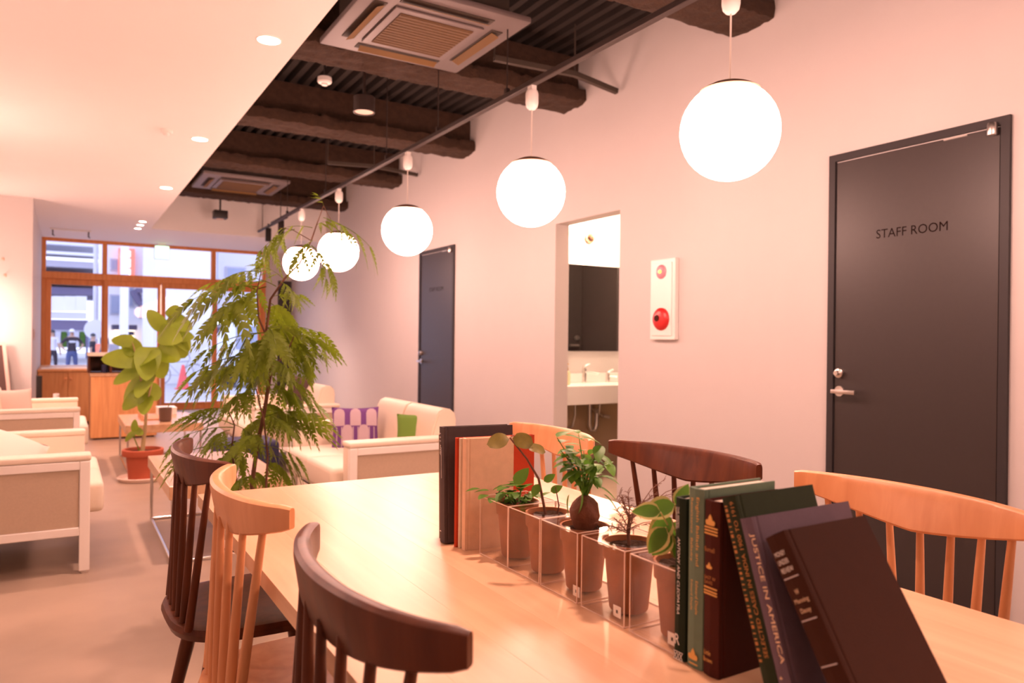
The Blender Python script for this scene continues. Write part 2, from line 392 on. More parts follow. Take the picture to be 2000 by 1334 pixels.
def faucet(px, py, h, reach, label):
    P = ony(px, py, YM-.10); t = thing('basin_tap', label, 'tap', (P.x, P.y, .775))
    bm = new(); tube(bm, [(0, 0, 0), (0, 0, h)], .019, 14); obj('tap_body', bm, 'chrome', t, smooth=True)
    bm = new(); tube(bm, [(0, 0, h*.78), (.03, -reach*.6, h*.74), (.05, -reach, h*.68)], .011, 10); obj('spout', bm, 'chrome', t, smooth=True)
    bm = new(); tube(bm, [(0, 0, h), (0, 0, h+.02), (.04, -.03, h+.045)], [.017, .014, .007], 10); obj('tap_lever', bm, 'chrome', t, smooth=True)
faucet(1141, 745, .13, .15, 'taller chrome basin tap with long spout in the washroom'); faucet(1187, 745, .075, .07, 'short chrome dispenser spout beside the taller basin tap')
P = ony(1106, 745, 5.2); t = thing('soap_bottle', 'pale soap bottle with golden pump on the washbasin counter', 'bottle', (P.x+.005, 5.2, .775))
bm = new(); lathe(bm, [(0, 0), (.028, 0), (.03, .006), (.03, .10), (.024, .115), (.012, .12), (0, .12)], 18); obj('bottle_body', bm, 'soap', t, smooth=True)
bm = new(); tube(bm, [(0, 0, .118), (0, 0, .15)], .013, 12); tube(bm, [(0, 0, .15), (0, 0, .175)], .006, 8); tube(bm, [(.012, 0, .178), (-.035, -.01, .175)], .007, 8); obj('pump', bm, 'brass', t, smooth=True)
t = thing('drain_pipes', 'bent waste pipe and valve under the washbasin counter', 'pipe', (3.8, 5.3, .614))
P = ony(1155, 800, 5.3)
bm = new(); x = P.x-.02; tube(bm, [(x, 5.3, .615), (x, 5.3, .40), (x+.02, 5.3, .36), (x+.06, 5.3, .36), (x+.08, 5.3, .40), (x+.08, 5.3, .50), (x+.10, 5.34, .53), (x+.10, YM-.012, .53)], .019, 12); obj('waste_trap', bm, 'steel', t, smooth=True, world=True)
bm = new(); tube(bm, [(x+.2, YM-.012, .47), (x+.2, 5.36, .47), (x+.13, 5.33, .50), (x+.13, 5.32, .614)], .011, 10); tube(bm, [(x+.2, 5.36, .47), (x+.26, 5.35, .46)], .016, 12); obj('supply_valve', bm, 'steel', t, smooth=True, world=True)
bm = new(); tube(bm, [(x-.16, 5.3, .614), (x-.15, 5.31, .5), (x-.17, 5.32, .40), (x-.20, 5.4, .36), (x-.2, YM-.012, .36)], .009, 8); obj('supply_hose', bm, 'steel', t, smooth=True, world=True)
P = ony(1150, 465, YM-.001); t = thing('wall_spotlight', 'small round wall lamp glowing above the washroom mirror', 'lamp', P)
bm = new(); tube(bm, [(0, 0, 0), (0, -.03, 0)], .05, 24); tube(bm, [(0, -.03, 0), (0, -.06, 0)], [.02, .02], 12); obj('lamp_base', bm, 'lamp_wood', t, smooth=True)
bm = new(); lathe(bm, [(0, -.03), (.02, -.026), (.032, -.01), (.034, .005), (.026, .022), (.012, .031), (0, .033)], 16, (0, -.075, .01)); obj('bulb', bm, 'lamp_wood', t, smooth=True)
ld = bpy.data.lights.new('washroom_light', 'POINT'); ld.energy = 45; ld.color = (1, .66, .44); ld.shadow_soft_size = .06
lo = bpy.data.objects.new('washroom_light', ld); COL.objects.link(lo); lo.parent = t; lo.location = (0, -.22, .06)

# fire alarm panel
t = thing('fire_alarm_panel', 'white wall panel with red lamp above a round red alarm button', 'alarm panel', (W, 3.59, 1.16))
obj('panel_box', bbox(W-.035, W-.001, 3.475, 3.705, 1.165, 1.685, .006, 2), 'white_plastic', t, world=True)
obj('panel_face', bbox(W-.041, W-.035, 3.50, 3.68, 1.19, 1.66, .002, 1), 'white_plastic', t, world=True)
def dome(y, z, r, h, name, m):
    bm = new(); lathe(bm, [(r, 0), (r, h*.3), (r*.9, h*.6), (r*.6, h*.9), (0, h)], 28)
    bmesh.ops.rotate(bm, verts=bm.verts, cent=(0, 0, 0), matrix=Matrix.Rotation(-PI/2, 3, 'Y')); bmesh.ops.translate(bm, verts=bm.verts, vec=(W-.041, y, z))
    return obj(name, bm, m, t, smooth=True, world=True)
dome(3.595, 1.602, .046, .012, 'alarm_lamp', 'red_lens'); dome(3.59, 1.298, .072, .03, 'alarm_button', 'red_plastic')
bm = new(); lathe(bm, [(.012, 0), (.010, .008), (0, .010)], 14); bmesh.ops.rotate(bm, verts=bm.verts, cent=(0, 0, 0), matrix=Matrix.Rotation(-PI/2, 3, 'Y')); bmesh.ops.translate(bm, verts=bm.verts, vec=(W-.0525, 3.595, 1.602)); obj('lamp_core', bm, 'yellow_lens', t, world=True)
bm = new(); tube(bm, [(W-.066, 3.602, 1.303), (W-.0755, 3.602, 1.303)], .020, 16); obj('press_disc', bm, 'bk_brown', t, world=True)

# ---------------------------------------------------------------- globes on the track
t = thing('lighting_track', 'long dark lighting track carrying the globe pendants', 'track', (2.1, 4, 2.49))
obj('track_rail', bbox(2.083, 2.117, YN+.3, 9.0, 2.49, 2.52, .003, 1), 'track_metal', t, world=True)
for y in (-1.4, .0, 1.1, 2.2, 3.56, 4.45, 5.36, 6.9, 8.3):
    bm = new(); tube(bm, [(2.1, y, 2.52), (2.1, y, ZD)], .004, 6); obj('hanger_rod', bm, 'track_metal', t, world=True)
    bm = new(); box(bm, 2.088, 2.112, y-.012, y+.012, 2.52, 2.55); obj('rod_clamp', bm, 'track_metal', t, world=True)
def globe(y, label):
    t = thing('globe_pendant', label, 'pendant lamp', (2.1, y, 1.75), 0, 'white globe pendants on the track')
    bm = new(); box(bm, -.014, .014, -.022, .022, .715, .74); lathe(bm, [(0, .615), (.018, .617), (.030, .63), (.034, .65), (.034, .70), (.028, .715), (0, .715)], 20); obj('track_adaptor', bm, 'white_plastic', t, smooth=True)
    bm = new(); tube(bm, [(0, 0, .36), (0, 0, .62)], .0035, 8); obj('cord', bm, 'cord', t)
    bm = new(); prof = [(.186*math.sin(a), .18+.186*math.cos(a)) for a in [math.radians(d) for d in (0, 8, 16, 24, 31, 36)]] + [(.180*math.sin(math.radians(36)), .18+.180*math.cos(math.radians(36)))]; prof[0] = (0, .366)
    lathe(bm, prof, 40); obj('globe_cap', bm, 'lamp_wood', t, smooth=True)
    bm = new(); prof = [(.18*math.sin(math.radians(d)), .18+.18*math.cos(math.radians(d))) for d in range(0, 181, 9)]; prof[0] = (0, .36); prof[-1] = (0, 0)
    lathe(bm, prof, 48); obj('globe', bm, 'globe', t, smooth=True); return t
globe(1.938, 'lit white globe pendant in front of the staff room door wall'); globe(3.30, 'lit white globe pendant hanging level with the washroom doorway')
globe(4.947, 'lit white globe pendant beside the blue door, over the sofa back'); globe(6.50, 'lit white globe pendant brushed by the tip of the feathery tree'); globe(7.72, 'lit white globe pendant behind feathery tree leaves')
globe(.50, 'lit white globe pendant over the staff room end of the table'); globe(-.95, 'lit white globe pendant last on the track by the back wall')

def spot(parent, loc, d, e, size=1.5):
    l = bpy.data.lights.new('spot_beam', 'SPOT'); l.energy = e; l.color = (1, .62, .50); l.spot_size = size; l.spot_blend = .8; l.shadow_soft_size = .05
    o = bpy.data.objects.new('spot_beam', l); COL.objects.link(o); o.parent = parent; o.location = loc; o.rotation_euler = Vector(d).to_track_quat('-Z', 'Y').to_euler()
# ---------------------------------------------------------------- soffit lamps
def downlight(x, y, r, e, label, sp=1.25):
    t = thing('downlight', label, 'downlight', (x, y, ZC), 0, 'recessed downlights in the white ceiling')
    bm = new(); lathe(bm, [(r, -.001), (r*1.12, -.001), (r*1.14, -.004), (r*1.05, -.006), (r, -.004)], 28, close=True); obj('trim_ring', bm, 'white_plastic', t, smooth=True)
    bm = new(); lathe(bm, [(0, -.0035), (r, -.0035), (r, -.0015), (0, -.0015)], 28); obj('lamp_lens', bm, 'lamp_disc', t)
    if e:
        l = bpy.data.lights.new('downlight_beam', 'SPOT'); l.energy = e; l.color = WARM; l.spot_size = sp; l.spot_blend = .7; l.shadow_soft_size = .05
        o = bpy.data.objects.new('downlight_beam', l); COL.objects.link(o); o.parent = t; o.location = (0, 0, -.02)
downlight(.83, -.55, .052, 90, 'round downlight above the bare back-wall end of the plank table'); downlight(.83, 1.55, .052, 90, 'round downlight above the clear plant boxes')
downlight(.83, 3.66, .052, 90, 'round downlight in the white ceiling above the feathery tree'); downlight(.83, 5.76, .052, 100, 'round downlight above the gap between the coffee tables'); downlight(.83, 7.82, .052, 100, 'round downlight above the coffee table with the mug')
for y in (10.28, 10.62, 10.98): downlight(.83, y, .04, 45, 'small downlight in the row of three near the window')
for y in (4.7, 7.4): downlight(-.72, y, .052, 70, 'unseen downlight added to brighten the pale sofas by the wall lamp')  # unseen downlights added to brighten the sofa side
downlight(-.78, 8.6, .052, 90, 'unseen downlight added to wash the white pier beside the leaning frame', 1.5)  # unseen lamp, added to whiten the pier face
# glass wall lamps behind the sofas; all but the pier one added, unseen
for wy, wz, lb in ((8.75, 1.25, 'glowing glass wall lamp beside the white pier'), (5.9, 1.75, 'unseen glass wall lamp added to brighten the ceiling over the pale sofas'), (2.6, 1.75, 'unseen glass wall lamp added to brighten the ceiling across from the chairs')):
  t = thing('wall_lamp', lb, 'lamp', (XL, wy, wz), 0, 'glass wall lamps')
  bm = new(); tube(bm, [(0, 0, 0), (.015, 0, 0)], .05, 20); tube(bm, [(.015, 0, 0), (.10, 0, 0)], .008, 8); obj('bracket', bm, 'steel', t, smooth=True)
  bm = new(); lathe(bm, [(0, -.09), (.05, -.075), (.085, -.03), (.09, 0), (.085, .03), (.05, .075), (0, .09)], 24, (.18, 0, 0)); obj('glass_shade', bm, 'lamp_bright', t, smooth=True)
def ceil_sensor(px, py, z, r, label, name='smoke_detector'):
    P = onz(px, py, z); t = thing(name, label, 'detector', (P.x, P.y, z))
    bm = new(); lathe(bm, [(0, 0), (r, 0), (r, -r*.35), (r*.85, -r*.5), (0, -r*.5)], 20); obj('sensor_base', bm, 'white_plastic', t, smooth=True)
    bm = new(); lathe(bm, [(r*.5, -r*.5), (r*.48, -r*.8), (r*.3, -r), (0, -r)], 16); obj('sensor_head', bm, 'white_plastic', t, smooth=True); return P
ceil_sensor(325, 254, ZC, .04, 'small white sensor on the white ceiling between downlights', 'ceiling_sensor')
# detector hanging from the deck
P = onz(634, 160, 2.95); t = thing('smoke_detector', 'white smoke detector hanging below the dark deck', 'detector', P)
bm = new(); lathe(bm, [(0, .03), (.048, .03), (.05, .0), (.042, -.01), (.022, -.012), (.02, -.025), (0, -.027)], 22); obj('sensor_base', bm, 'white_plastic', t, smooth=True)
bm = new(); tube(bm, [(0, 0, .03), (0, 0, ZD-2.95)], .008, 8); obj('drop_pipe', bm, 'black_metal', t)
P = onz(711, 220, 2.72); t = thing('cylinder_downlight', 'dark cylindrical ceiling spotlight hanging between sprayed beams', 'spotlight', P)
bm = new(); lathe(bm, [(0, .11), (.07, .11), (.074, .105), (.074, 0), (.068, 0), (.066, .012), (0, .012)], 30); obj('housing', bm, 'track_metal', t, smooth=True)
bm = new(); lathe(bm, [(0, .005), (.064, .005), (.064, .011), (0, .011)], 24); obj('diffuser', bm, 'saucer', t)
bm = new(); tube(bm, [(0, 0, .11), (0, 0, ZD-2.72)], .012, 8); obj('stem', bm, 'track_metal', t)
# air conditioners
def aircon(x0, x1, y0, y1, z, label):
    cx, cyy = (x0+x1)/2, (y0+y1)/2; hx, hy = (x1-x0)/2, (y1-y0)/2
    t = thing('ceiling_air_conditioner', label, 'air conditioner', (cx, cyy, z))
    bm = new(); box(bm, -hx, hx, -hy, hy, .0, .035); bevel(bm, .012, 2); obj('panel', bm, 'ac_panel', t, smooth=True)
    bm = new(); box(bm, -hx*.8, hx*.8, -hy*.8, hy*.8, .036, .30); obj('casing', bm, 'ac_dark', t)
    g = bbox(-hx*.58, hx*.58, -hy*.58, hy*.58, -.014, -.001, .008, 2); obj('grille_frame', g, 'ac_panel', t, smooth=True)
    bm = new(); box(bm, -hx*.48, hx*.48, -hy*.48, hy*.48, -.020, -.0145); gi = obj('grille_mesh', bm, 'ac_mesh', t)
    for k in range(13):
        yy = -hy*.45+hy*.9*k/12; bm = new(); box(bm, -hx*.47, hx*.47, yy-.004, yy+.004, -.024, -.0205); obj('grille_slat', bm, 'ac_mesh', gi)
    for sx, sy in ((1, 0), (-1, 0), (0, 1), (0, -1)):
        bm = new()
        if sx: box(bm, sx*hx*.76-.035, sx*hx*.76+.035, -hy*.58, hy*.58, -.004, -.0005)
        else: box(bm, -hx*.58, hx*.58, sy*hy*.76-.035, sy*hy*.76+.035, -.004, -.0005)
        s = obj('air_slot', bm, 'ac_dark', t)
        bm = new()
        if sx: quad(bm, (sx*hx*.70, -hy*.55, -.010), (sx*hx*.80, -hy*.55, -.028), (sx*hx*.80, hy*.55, -.028), (sx*hx*.70, hy*.55, -.010))
        else: quad(bm, (-hx*.55, sy*hy*.70, -.010), (-hx*.55, sy*hy*.80, -.028), (hx*.55, sy*hy*.80, -.028), (hx*.55, sy*hy*.70, -.010))
        bmesh.ops.solidify(bm, geom=bm.faces[:], thickness=.004); obj('louver', bm, 'ac_louver', s)
    for sx in (-1, 1):
        for sy in (-1, 1):
            bm = new(); tube(bm, [(sx*hx*.7, sy*hy*.7, .30), (sx*hx*.7, sy*hy*.7, ZD-z)], .006, 6); obj('hanger_rod', bm, 'ac_dark', t)
aircon(1.27, 2.17, 3.42, 4.33, 2.88, 'large ceiling cassette air conditioner with orange louvers over the globes')
aircon(1.25, 2.16, 8.40, 9.28, 2.88, 'ceiling cassette air conditioner beside the beam near the white bulkhead')
# strut brackets at the wall
def strut(pts, label):
    t = thing('steel_bracket', label, 'bracket', pts[0])
    bm = new()
    for a, b in zip(pts, pts[1:]): tube(bm, [a, b], .024, 4)
    obj('channel', bm, 'ac_dark', t, world=True)
    for q in (pts[0], pts[1]):
        bm = new(); tube(bm, [q, (q[0], q[1], ZD)], .006, 6); obj('hanger_rod', bm, 'ac_dark', t, world=True)
strut([(2.35, 4.15, 2.96), (2.95, 4.10, 2.96), (W-.03, 4.08, 2.90)], 'angled steel channel hung beside the large air conditioner')
strut([(2.3, 7.5, 2.95), (2.8, 7.5, 2.98), (W-.03, 7.5, 2.95)], 'dark steel channel hung between beams above the lettered blue door')
# spotlights near the bulkhead
P = ony(430, 420, 10.35); t = thing('box_spotlight', 'black box spotlight hanging before the white bulkhead', 'spotlight', P)
obj('housing', bbox(-.085, .085, -.08, .08, -.05, .055, .01, 2), 'black_metal', t, smooth=True)
bm = new(); tube(bm, [(0, 0, .055), (0, 0, ZD-P.z)], .012, 8); obj('stem', bm, 'black_metal', t)
bm = new(); lathe(bm, [(0, -.058), (.05, -.058), (.05, -.051), (0, -.051)], 16); obj('lens', bm, 'saucer', t)
spot(t, (0, 0, -.075), (.5, .3, -1), 60)
t = thing('short_lighting_track', 'short dark track with black spotlights in front of the bulkhead', 'track', (2.35, 10.0, 2.6))
a, b = ony(505, 452, 10.7), ony(560, 424, 9.2)
bm = new(); tube(bm, [a, b], .018, 6); obj('track_rail', bm, 'track_metal', t, world=True)
for k in (.15, .8):
    q = a.lerp(b, k); bm = new(); tube(bm, [q, (q.x, q.y, ZD)], .005, 6); obj('hanger_rod', bm, 'track_metal', t, world=True)
for (px, py, Y) in ((524, 459, 10.2), (549, 445, 9.6)):
    P = ony(px, py, Y); s = thing('cylinder_spotlight', 'slim black cylinder spotlight on the short track', 'spotlight', P, 0, 'black spotlights on the short track')
    bm = new(); lathe(bm, [(0, .09), (.036, .09), (.038, .085), (.038, -.085), (.03, -.085), (.03, -.07), (0, -.07)], 18); obj('housing', bm, 'black_metal', s, smooth=True)
    bm = new(); tube(bm, [(0, 0, .09), (0, 0, .15)], .012, 8); obj('mount', bm, 'black_metal', s)
    spot(s, (0, 0, -.09), (0, 0, -1), 60)
# exit sign
P0, P1 = ony(302, 478, 12.55), ony(331, 507, 12.55)
t = thing('exit_sign', 'glowing pale green exit sign box under the ceiling by the window', 'sign', ((P0.x+P1.x)/2, 12.55, ZC))
obj('sign_box', bbox(P0.x, P1.x, 12.55, 12.60, P1.z, ZC-.03, .006, 1), 'white_plastic', t, world=True)
obj('sign_face', bbox(P0.x+.008, P1.x-.008, 12.543, 12.549, P1.z+.008, ZC-.04, .002, 1), 'exit_face', t, world=True)
bm = new(); box(bm, P0.x+.05, P1.x-.05, 12.56, 12.59, ZC-.03, ZC); obj('sign_mount', bm, 'white_plastic', t, world=True)
# hanging bar with two hooks
a, b = onz(103, 451, ZC-.04), onz(173, 456, ZC-.04)
t = thing('ceiling_hook_bar', 'pale bar with two dark hooks on the ceiling near the window', 'rail', (a.x, a.y, ZC))
bm = new(); tube(bm, [(a.x-.03, a.y, ZC-.012), (b.x+.03, a.y, ZC-.012)], .011, 8); obj('bar', bm, 'white_plastic', t, world=True)
for q in (a, b):
    bm = new(); tube(bm, [(q.x, a.y, ZC-.01), (q.x, a.y, ZC-.09), (q.x+.02, a.y, ZC-.10)], .008, 8); obj('hook', bm, 'track_metal', t, world=True)
# switch plate on the pier side
t = thing('switch_plate', 'small tan switch plate on the pier side near the window', 'switch', (XP, 9.75, 1.13))
obj('plate', bbox(XP+.001, XP+.010, 9.55, 9.95, 1.10, 1.22, .002, 1), 'plate', t, world=True)
obj('rocker', bbox(XP+.010, XP+.014, 9.65, 9.85, 1.13, 1.19, .001, 1), 'plate', t, world=True)
# ================================================================ furniture
TZ = .72
# ---------------------------------------------------------------- plank table
TX0, TX1, TY0, TY1 = .318, 1.272, -.15, 2.18
tb = thing('plank_table', 'long pale plank dining table holding books and clear plant boxes', 'table', ((TX0+TX1)/2, (TY0+TY1)/2, 0))
N = 9; wpl = (TX1-TX0)/N
for k in range(N):
    bm = new(); box(bm, TX0+wpl*k, TX0+wpl*(k+1), TY0, TY1, TZ-.032, TZ); bevel(bm, .0003, 1); obj('plank', bm, 'table_wood', tb, world=True)
for sx, sy in ((0, 0), (1, 0), (0, 1), (1, 1)):
    x = (TX0+.42, TX1-.42)[sx]; y = (TY0+.09, TY1-.09)[sy]
    obj('leg', bbox(x-.035, x+.035, y-.035, y+.035, 0, TZ-.033, .006, 2), 'table_edge', tb, world=True)
bm = new(); box(bm, TX0+.40, TX1-.40, TY0+.15, TY1-.15, TZ-.10, TZ-.033); obj('apron', bm, 'table_edge', tb, world=True)

# ---------------------------------------------------------------- spindle chairs (facing +x, base at floor)
def make_chair(name, label, wm):
    t = thing(name, label, 'chair')
    # crest rail: swept section
    n = 36; bm = new(); rings = []
    def crest(u):
        a = abs(u); y = .266*u - .010*u*a*a; x = -.199 + .062*(a**2.0) + .012*a**6
        h = .082-.044*a**1.5; th = .030-.007*a
        return x, y, h, th
    for i in range(n+1):
        u = -1+2*i/n; x, y, h, th = crest(u); x2, y2, _, _ = crest(min(1, u+.02)); x1, y1, _, _ = crest(max(-1, u-.02))
        tx, ty = x2-x1, y2-y1; l = math.hypot(tx, ty); nx, ny = -ty/l, tx/l       # nx,ny points to the back
        e = max(0, (abs(u)-.955)/.045); h *= 1-.12*e*e; th *= 1-.35*e*e; top = .862-.003*e*e; ring = []
        for (f, g) in ((-.5, 0), (-.5, .75), (-.42, .93), (-.2, 1.0), (.2, 1.0), (.42, .93), (.5, .75), (.5, 0), (.35, -.06), (-.35, -.06)):
            lean = -.022*(1-g)*(1-abs(u))                                # lower edge sits a little forward
            ring.append(bm.verts.new((x - nx*f*th*-1*-1 - lean, y - ny*f*th, top-h+h*g)))
        rings.append(ring)
    k = len(rings[0])
    for A, B in zip(rings, rings[1:]):
        for j in range(k): bm.faces.new((A[j], A[(j+1) % k], B[(j+1) % k], B[j]))
    bm.faces.new(rings[0]); bm.faces.new(rings[-1][::-1])
    obj('crest_rail', bm, wm, t, smooth=True)
    # seat
    pl = []
    for i in range(40):
        a = 2*PI*i/40; c, s = math.cos(a), math.sin(a); e = .62
        px = math.copysign(abs(c)**e, c); py = math.copysign(abs(s)**e, s)
        pl.append((-.005+.222*px, .215*py*(1+.05*px)))
    bm = new(); lev = [(.86, .418), (.97, .424), (1.0, .440), (.98, .453), (.90, .456), (.5, .448)]
    rs = [[bm.verts.new((x*s, y*s, z)) for x, y in pl] for s, z in lev]
    for A, B in zip(rs, rs[1:]):
        for j in range(40): bm.faces.new((A[j], A[(j+1) % 40], B[(j+1) % 40], B[j]))
    bm.faces.new(rs[0][::-1]); bm.faces.new(rs[-1]); obj('seat', bm, wm, t, smooth=True)
    for i in range(7):
        u = (-.75+.25*i); x, y, h, th = crest(u); xb = -.200+.012*u*u; yb = .195*u
        bm = new(); pts = []; rr = []
        for q in range(7):
            f = q/6; pts.append((xb+(x+.004-xb)*f, yb+(y-yb)*f, .449+(.862-h*.75-.449)*f)); rr.append(.0105-.0040*f + .0006*math.sin(PI*f))
        tube(bm, pts, rr, 10); obj('spindle', bm, wm, t, smooth=True)
    for sx in (-1, 1):
        for sy in (-1, 1):
            bm = new(); a = Vector((sx*.125, sy*.125, .425)); b = Vector((sx*.20-.01, sy*.185, 0))
            tube(bm, [a.lerp(b, f) for f in (0, .3, .6, 1)], [.019, .019, .016, .011], 12); obj('leg', bm, wm, t, smooth=True)
    return t
dk = make_chair('spindle_chair', 'dark brown spindle chair at the table end beside the feathery tree', 'dark_wood')
dk.location = (.450, 2.062, 0); dk.rotation_euler = (0, 0, .03); dk['group'] = 'spindle chairs around the plank table'
dup(dk, (.472, .910, 0), .01, 'dark brown spindle chair beside the pale chair, away from the feathery tree')
dup(dk, (1.278, 1.455, 0), PI+.10, 'dark brown spindle chair between two pale chairs facing the books')
pk = make_chair('spindle_chair', 'pale beech spindle chair tucked between two dark chairs', 'pale_wood')
pk.location = (.462, 1.535, 0); pk['group'] = 'spindle chairs around the plank table'
dup(pk, (1.22, 2.01, 0), PI-.06, 'pale beech spindle chair at table nearest the washroom doorway')
dup(pk, (1.295, .868, 0), PI-.05, 'pale beech spindle chair in front of the staff room door')

# ---------------------------------------------------------------- sofas (front +x, base at floor)
def rounded(x0, x1, y0, y1, z0, z1, r=.03, seg=3): return bbox(x0, x1, y0, y1, z0, z1, r, seg)
def sofa(label, loc, rotz, L):
    t = thing('two_seat_sofa', label, 'sofa', loc, rotz, 'pale sofas in the lounge'); h = L/2; hx = .36
    for s in (-1, 1):
        yo = s*h; yi = s*(h-.035); y0, y1 = min(yo, yi), max(yo, yi)
        for x in (-hx, hx-.045): 
            lg = obj('leg', bbox(x, x+.045, y0, y1, .012, .5425, .003, 1), 'sofa_frame', t)
            bm = new(); lathe(bm, [(0, 0), (.018, 0), (.02, .006), (.02, .012), (0, .012)], 14, (x+.0225, (y0+y1)/2, 0)); obj('foot', bm, 'steel', lg, smooth=True)
        obj('arm_rail', bbox(-hx+.045, hx-.045, y0, y1, .502, .5425, .003, 1), 'sofa_frame', t)
        obj('arm_rail', bbox(-hx+.045, hx-.045, y0, y1, .185, .225, .003, 1), 'sofa_frame', t)
        ya, yb = sorted((s*(h-.008), s*(h-.03)))
        obj('side_panel', bbox(-hx+.046, hx-.046, ya, yb, .226, .501, .001, 1), 'sofa_panel', t)
        ya, yb = sorted((s*(h-.036), s*(h-.125)))
        ar = obj('arm_pad', rounded(-hx-.005, hx, ya, yb, .20, .545, .015, 2), 'sofa_leather', t, smooth=True)
        ya, yb = sorted((s*(h-.0), s*(h-.125)))
        obj('arm_top', rounded(-hx-.005, hx+.004, ya, yb, .5435, .575, .012, 3), 'sofa_leather', t, smooth=True)
    obj('base_frame', bbox(-hx+.02, hx-.03, -h+.127, h-.127, .20, .262, .004, 1), 'sofa_frame', t)
    bm = new(); box(bm, -hx+.03, hx-.04, -h+.13, h-.13, .185, .199); obj('underside', bm, 'sofa_under', t)
    for s in (-1, 1):
        ya, yb = sorted((s*.002, s*(h-.127)))
        obj('seat_cushion', rounded(-.18, .425, ya, yb, .263, .415, .03, 3), 'sofa_leather', t, smooth=True)
        # back cushion: leaning profile with a rolled top
        prof = [(-.17, .30), (-.165, .42), (-.20, .60), (-.225, .68), (-.245, .715), (-.28, .73), (-.32, .725), (-.35, .70), (-.36, .66), (-.355, .30)]
        bm = new(); prism(bm, prof, 'y', ya, yb); bmesh.ops.recalc_face_normals(bm, faces=bm.faces)
        bmesh.ops.bevel(bm, geom=[e for e in bm.edges if abs(e.verts[0].co.y-e.verts[1].co.y) < 1e-5], offset=.012, segments=2, affect='EDGES')
        obj('back_cushion', bm, 'sofa_leather', t, smooth=True)
    return t
sofa('pale two-seat sofa with striped white cushion at its arm', (-.243, 4.745, 0), 0, 1.21)
sofa('pale two-seat sofa with a plain pink cushion near the window counter', (-.243, 7.44, 0), 0, 1.21)
sofa('pale two-seat sofa holding purple and green cushions', (1.714, 4.58, 0), PI, 1.25)
sofa('pale two-seat sofa with a dark brown cushion behind the tree', (1.72, 7.07, 0), PI, 1.42)

# ---------------------------------------------------------------- cushions
def cushion(name, label, wd, m, loc, rot, ht=None, th=.12, pattern=None):
    ht = ht or wd; t = thing(name, label, 'cushion', loc); t.rotation_euler = rot; n = 14
    bm = new(); g = {}
    for s in (1, -1):
        for i in range(n+1):
            for j in range(n+1):
                u, v = -1+2*i/n, -1+2*j/n
                edge = i in (0, n) or j in (0, n)
                if s < 0 and edge: g[s, i, j] = g[1, i, j]; continue
                pin = 1-.07*(1-u*u)*abs(v)**4; pin2 = 1-.07*(1-v*v)*abs(u)**4
                z = 0 if edge else s*th/2*((1-u*u)*(1-v*v))**.42
                g[s, i, j] = bm.verts.new((u*wd/2*pin2, v*ht/2*pin, z))
        for i in range(n):
            for j in range(n): bm.faces.new((g[s, i, j], g[s, i+1, j], g[s, i+1, j+1], g[s, i, j+1]))
    obj('cushion_body', bm, m, t, smooth=True)
    if pattern: pattern(t, wd, ht, th)
    return t
def surf(x, y, wd, ht, th): 
    u, v = 2*x/wd, 2*y/ht; return th/2*(max(0, (1-u*u)*(1-v*v)))**.42+.0022
def patch(t, wd, ht, th, f, m, name, s=1):
    # f: list of (x,y) outline points fanned from the centroid, laid on the cushion surface
    bm = new(); cx = sum(p[0] for p in f)/len(f); cyy = sum(p[1] for p in f)/len(f); R = []
    for k in (1, .75, .5, .25): R.append([bm.verts.new((cx+(x-cx)*k, cyy+(y-cyy)*k, s*surf(cx+(x-cx)*k, cyy+(y-cyy)*k, wd, ht, th))) for x, y in f])
    n = len(f)
    for A, B in zip(R, R[1:]):
        for j in range(n): bm.faces.new((A[j], A[(j+1) % n], B[(j+1) % n], B[j]))
    bm.faces.new(R[-1]); obj(name, bm, m, t)
def tombs(t, wd, ht, th):
    K = wd/.40
    _p = patch
    def patch_(t, wd, ht, th, f, m, n): _p(t, wd, ht, th, [(x*K, y*K) for x, y in f], m, n)
    def tomb(cx, y0, y1, w):
        f = [(cx-w, y0), (cx, y0), (cx+w, y0), (cx+w, (y0+y1)/2), (cx+w, y1-w)] + [(cx+w*math.cos(a), y1-w+w*math.sin(a)) for a in (PI*.2, PI*.4, PI*.6, PI*.8)] + [(cx-w, y1-w), (cx-w, (y0+y1)/2)]
        patch_(t, wd, ht, th, f, 'cush_mauve', 'printed_arch')
    for cx in (-.135, 0, .135): tomb(cx, .02, .175, .045)
    for cx in (-.068, .068): tomb(cx, -.13, .03, .042)
    for cx in (-.135, 0, .135):
        for q in range(6):
            y = -.01-.027*q; f = [(cx-.010, y-.009), (cx+.010, y-.009), (cx+.010, y+.009), (cx-.010, y+.009)]; patch_(t, wd, ht, th, f, 'cush_purple', 'printed_dash')
        for dx in (-.02, .02):
            f = [(cx+dx-.004, -.17), (cx+dx+.004, -.17), (cx+dx+.004, -.08), (cx+dx+.004, .01), (cx+dx-.004, .01), (cx+dx-.004, -.08)]; patch_(t, wd, ht, th, f, 'cush_mauve', 'printed_stripe')
cushion('purple_cushion', 'purple cushion printed with pale arches leaning on the sofa arm', .32, 'cush_purple', ony(694, 838, 4.90), (PI/2-.30, 0, -.30), .31, .09, tombs)
def greenmark(t, wd, ht, th):
    for cx, h in ((-.06, .07), (-.02, .045)): patch(t, wd, ht, th, [(cx-.012, -.13), (cx+.012, -.13), (cx+.012, -.13+h*.6), (cx, -.13+h), (cx-.012, -.13+h*.6)], 'cush_cream', 'printed_mark')
cushion('green_cushion', 'green cushion with cream marks leaning on the sofa back', .25, 'cush_green', ony(812, 846, 4.36), (PI/2-.28, .0, -.50), .25, .09, greenmark)
cushion('brown_cushion', 'dark brown cushion on the sofa behind the tree', .36, 'cush_brown', (1.90, 7.05, .62), (PI/2-.3, 0, -PI/2+.3), .36, .11)
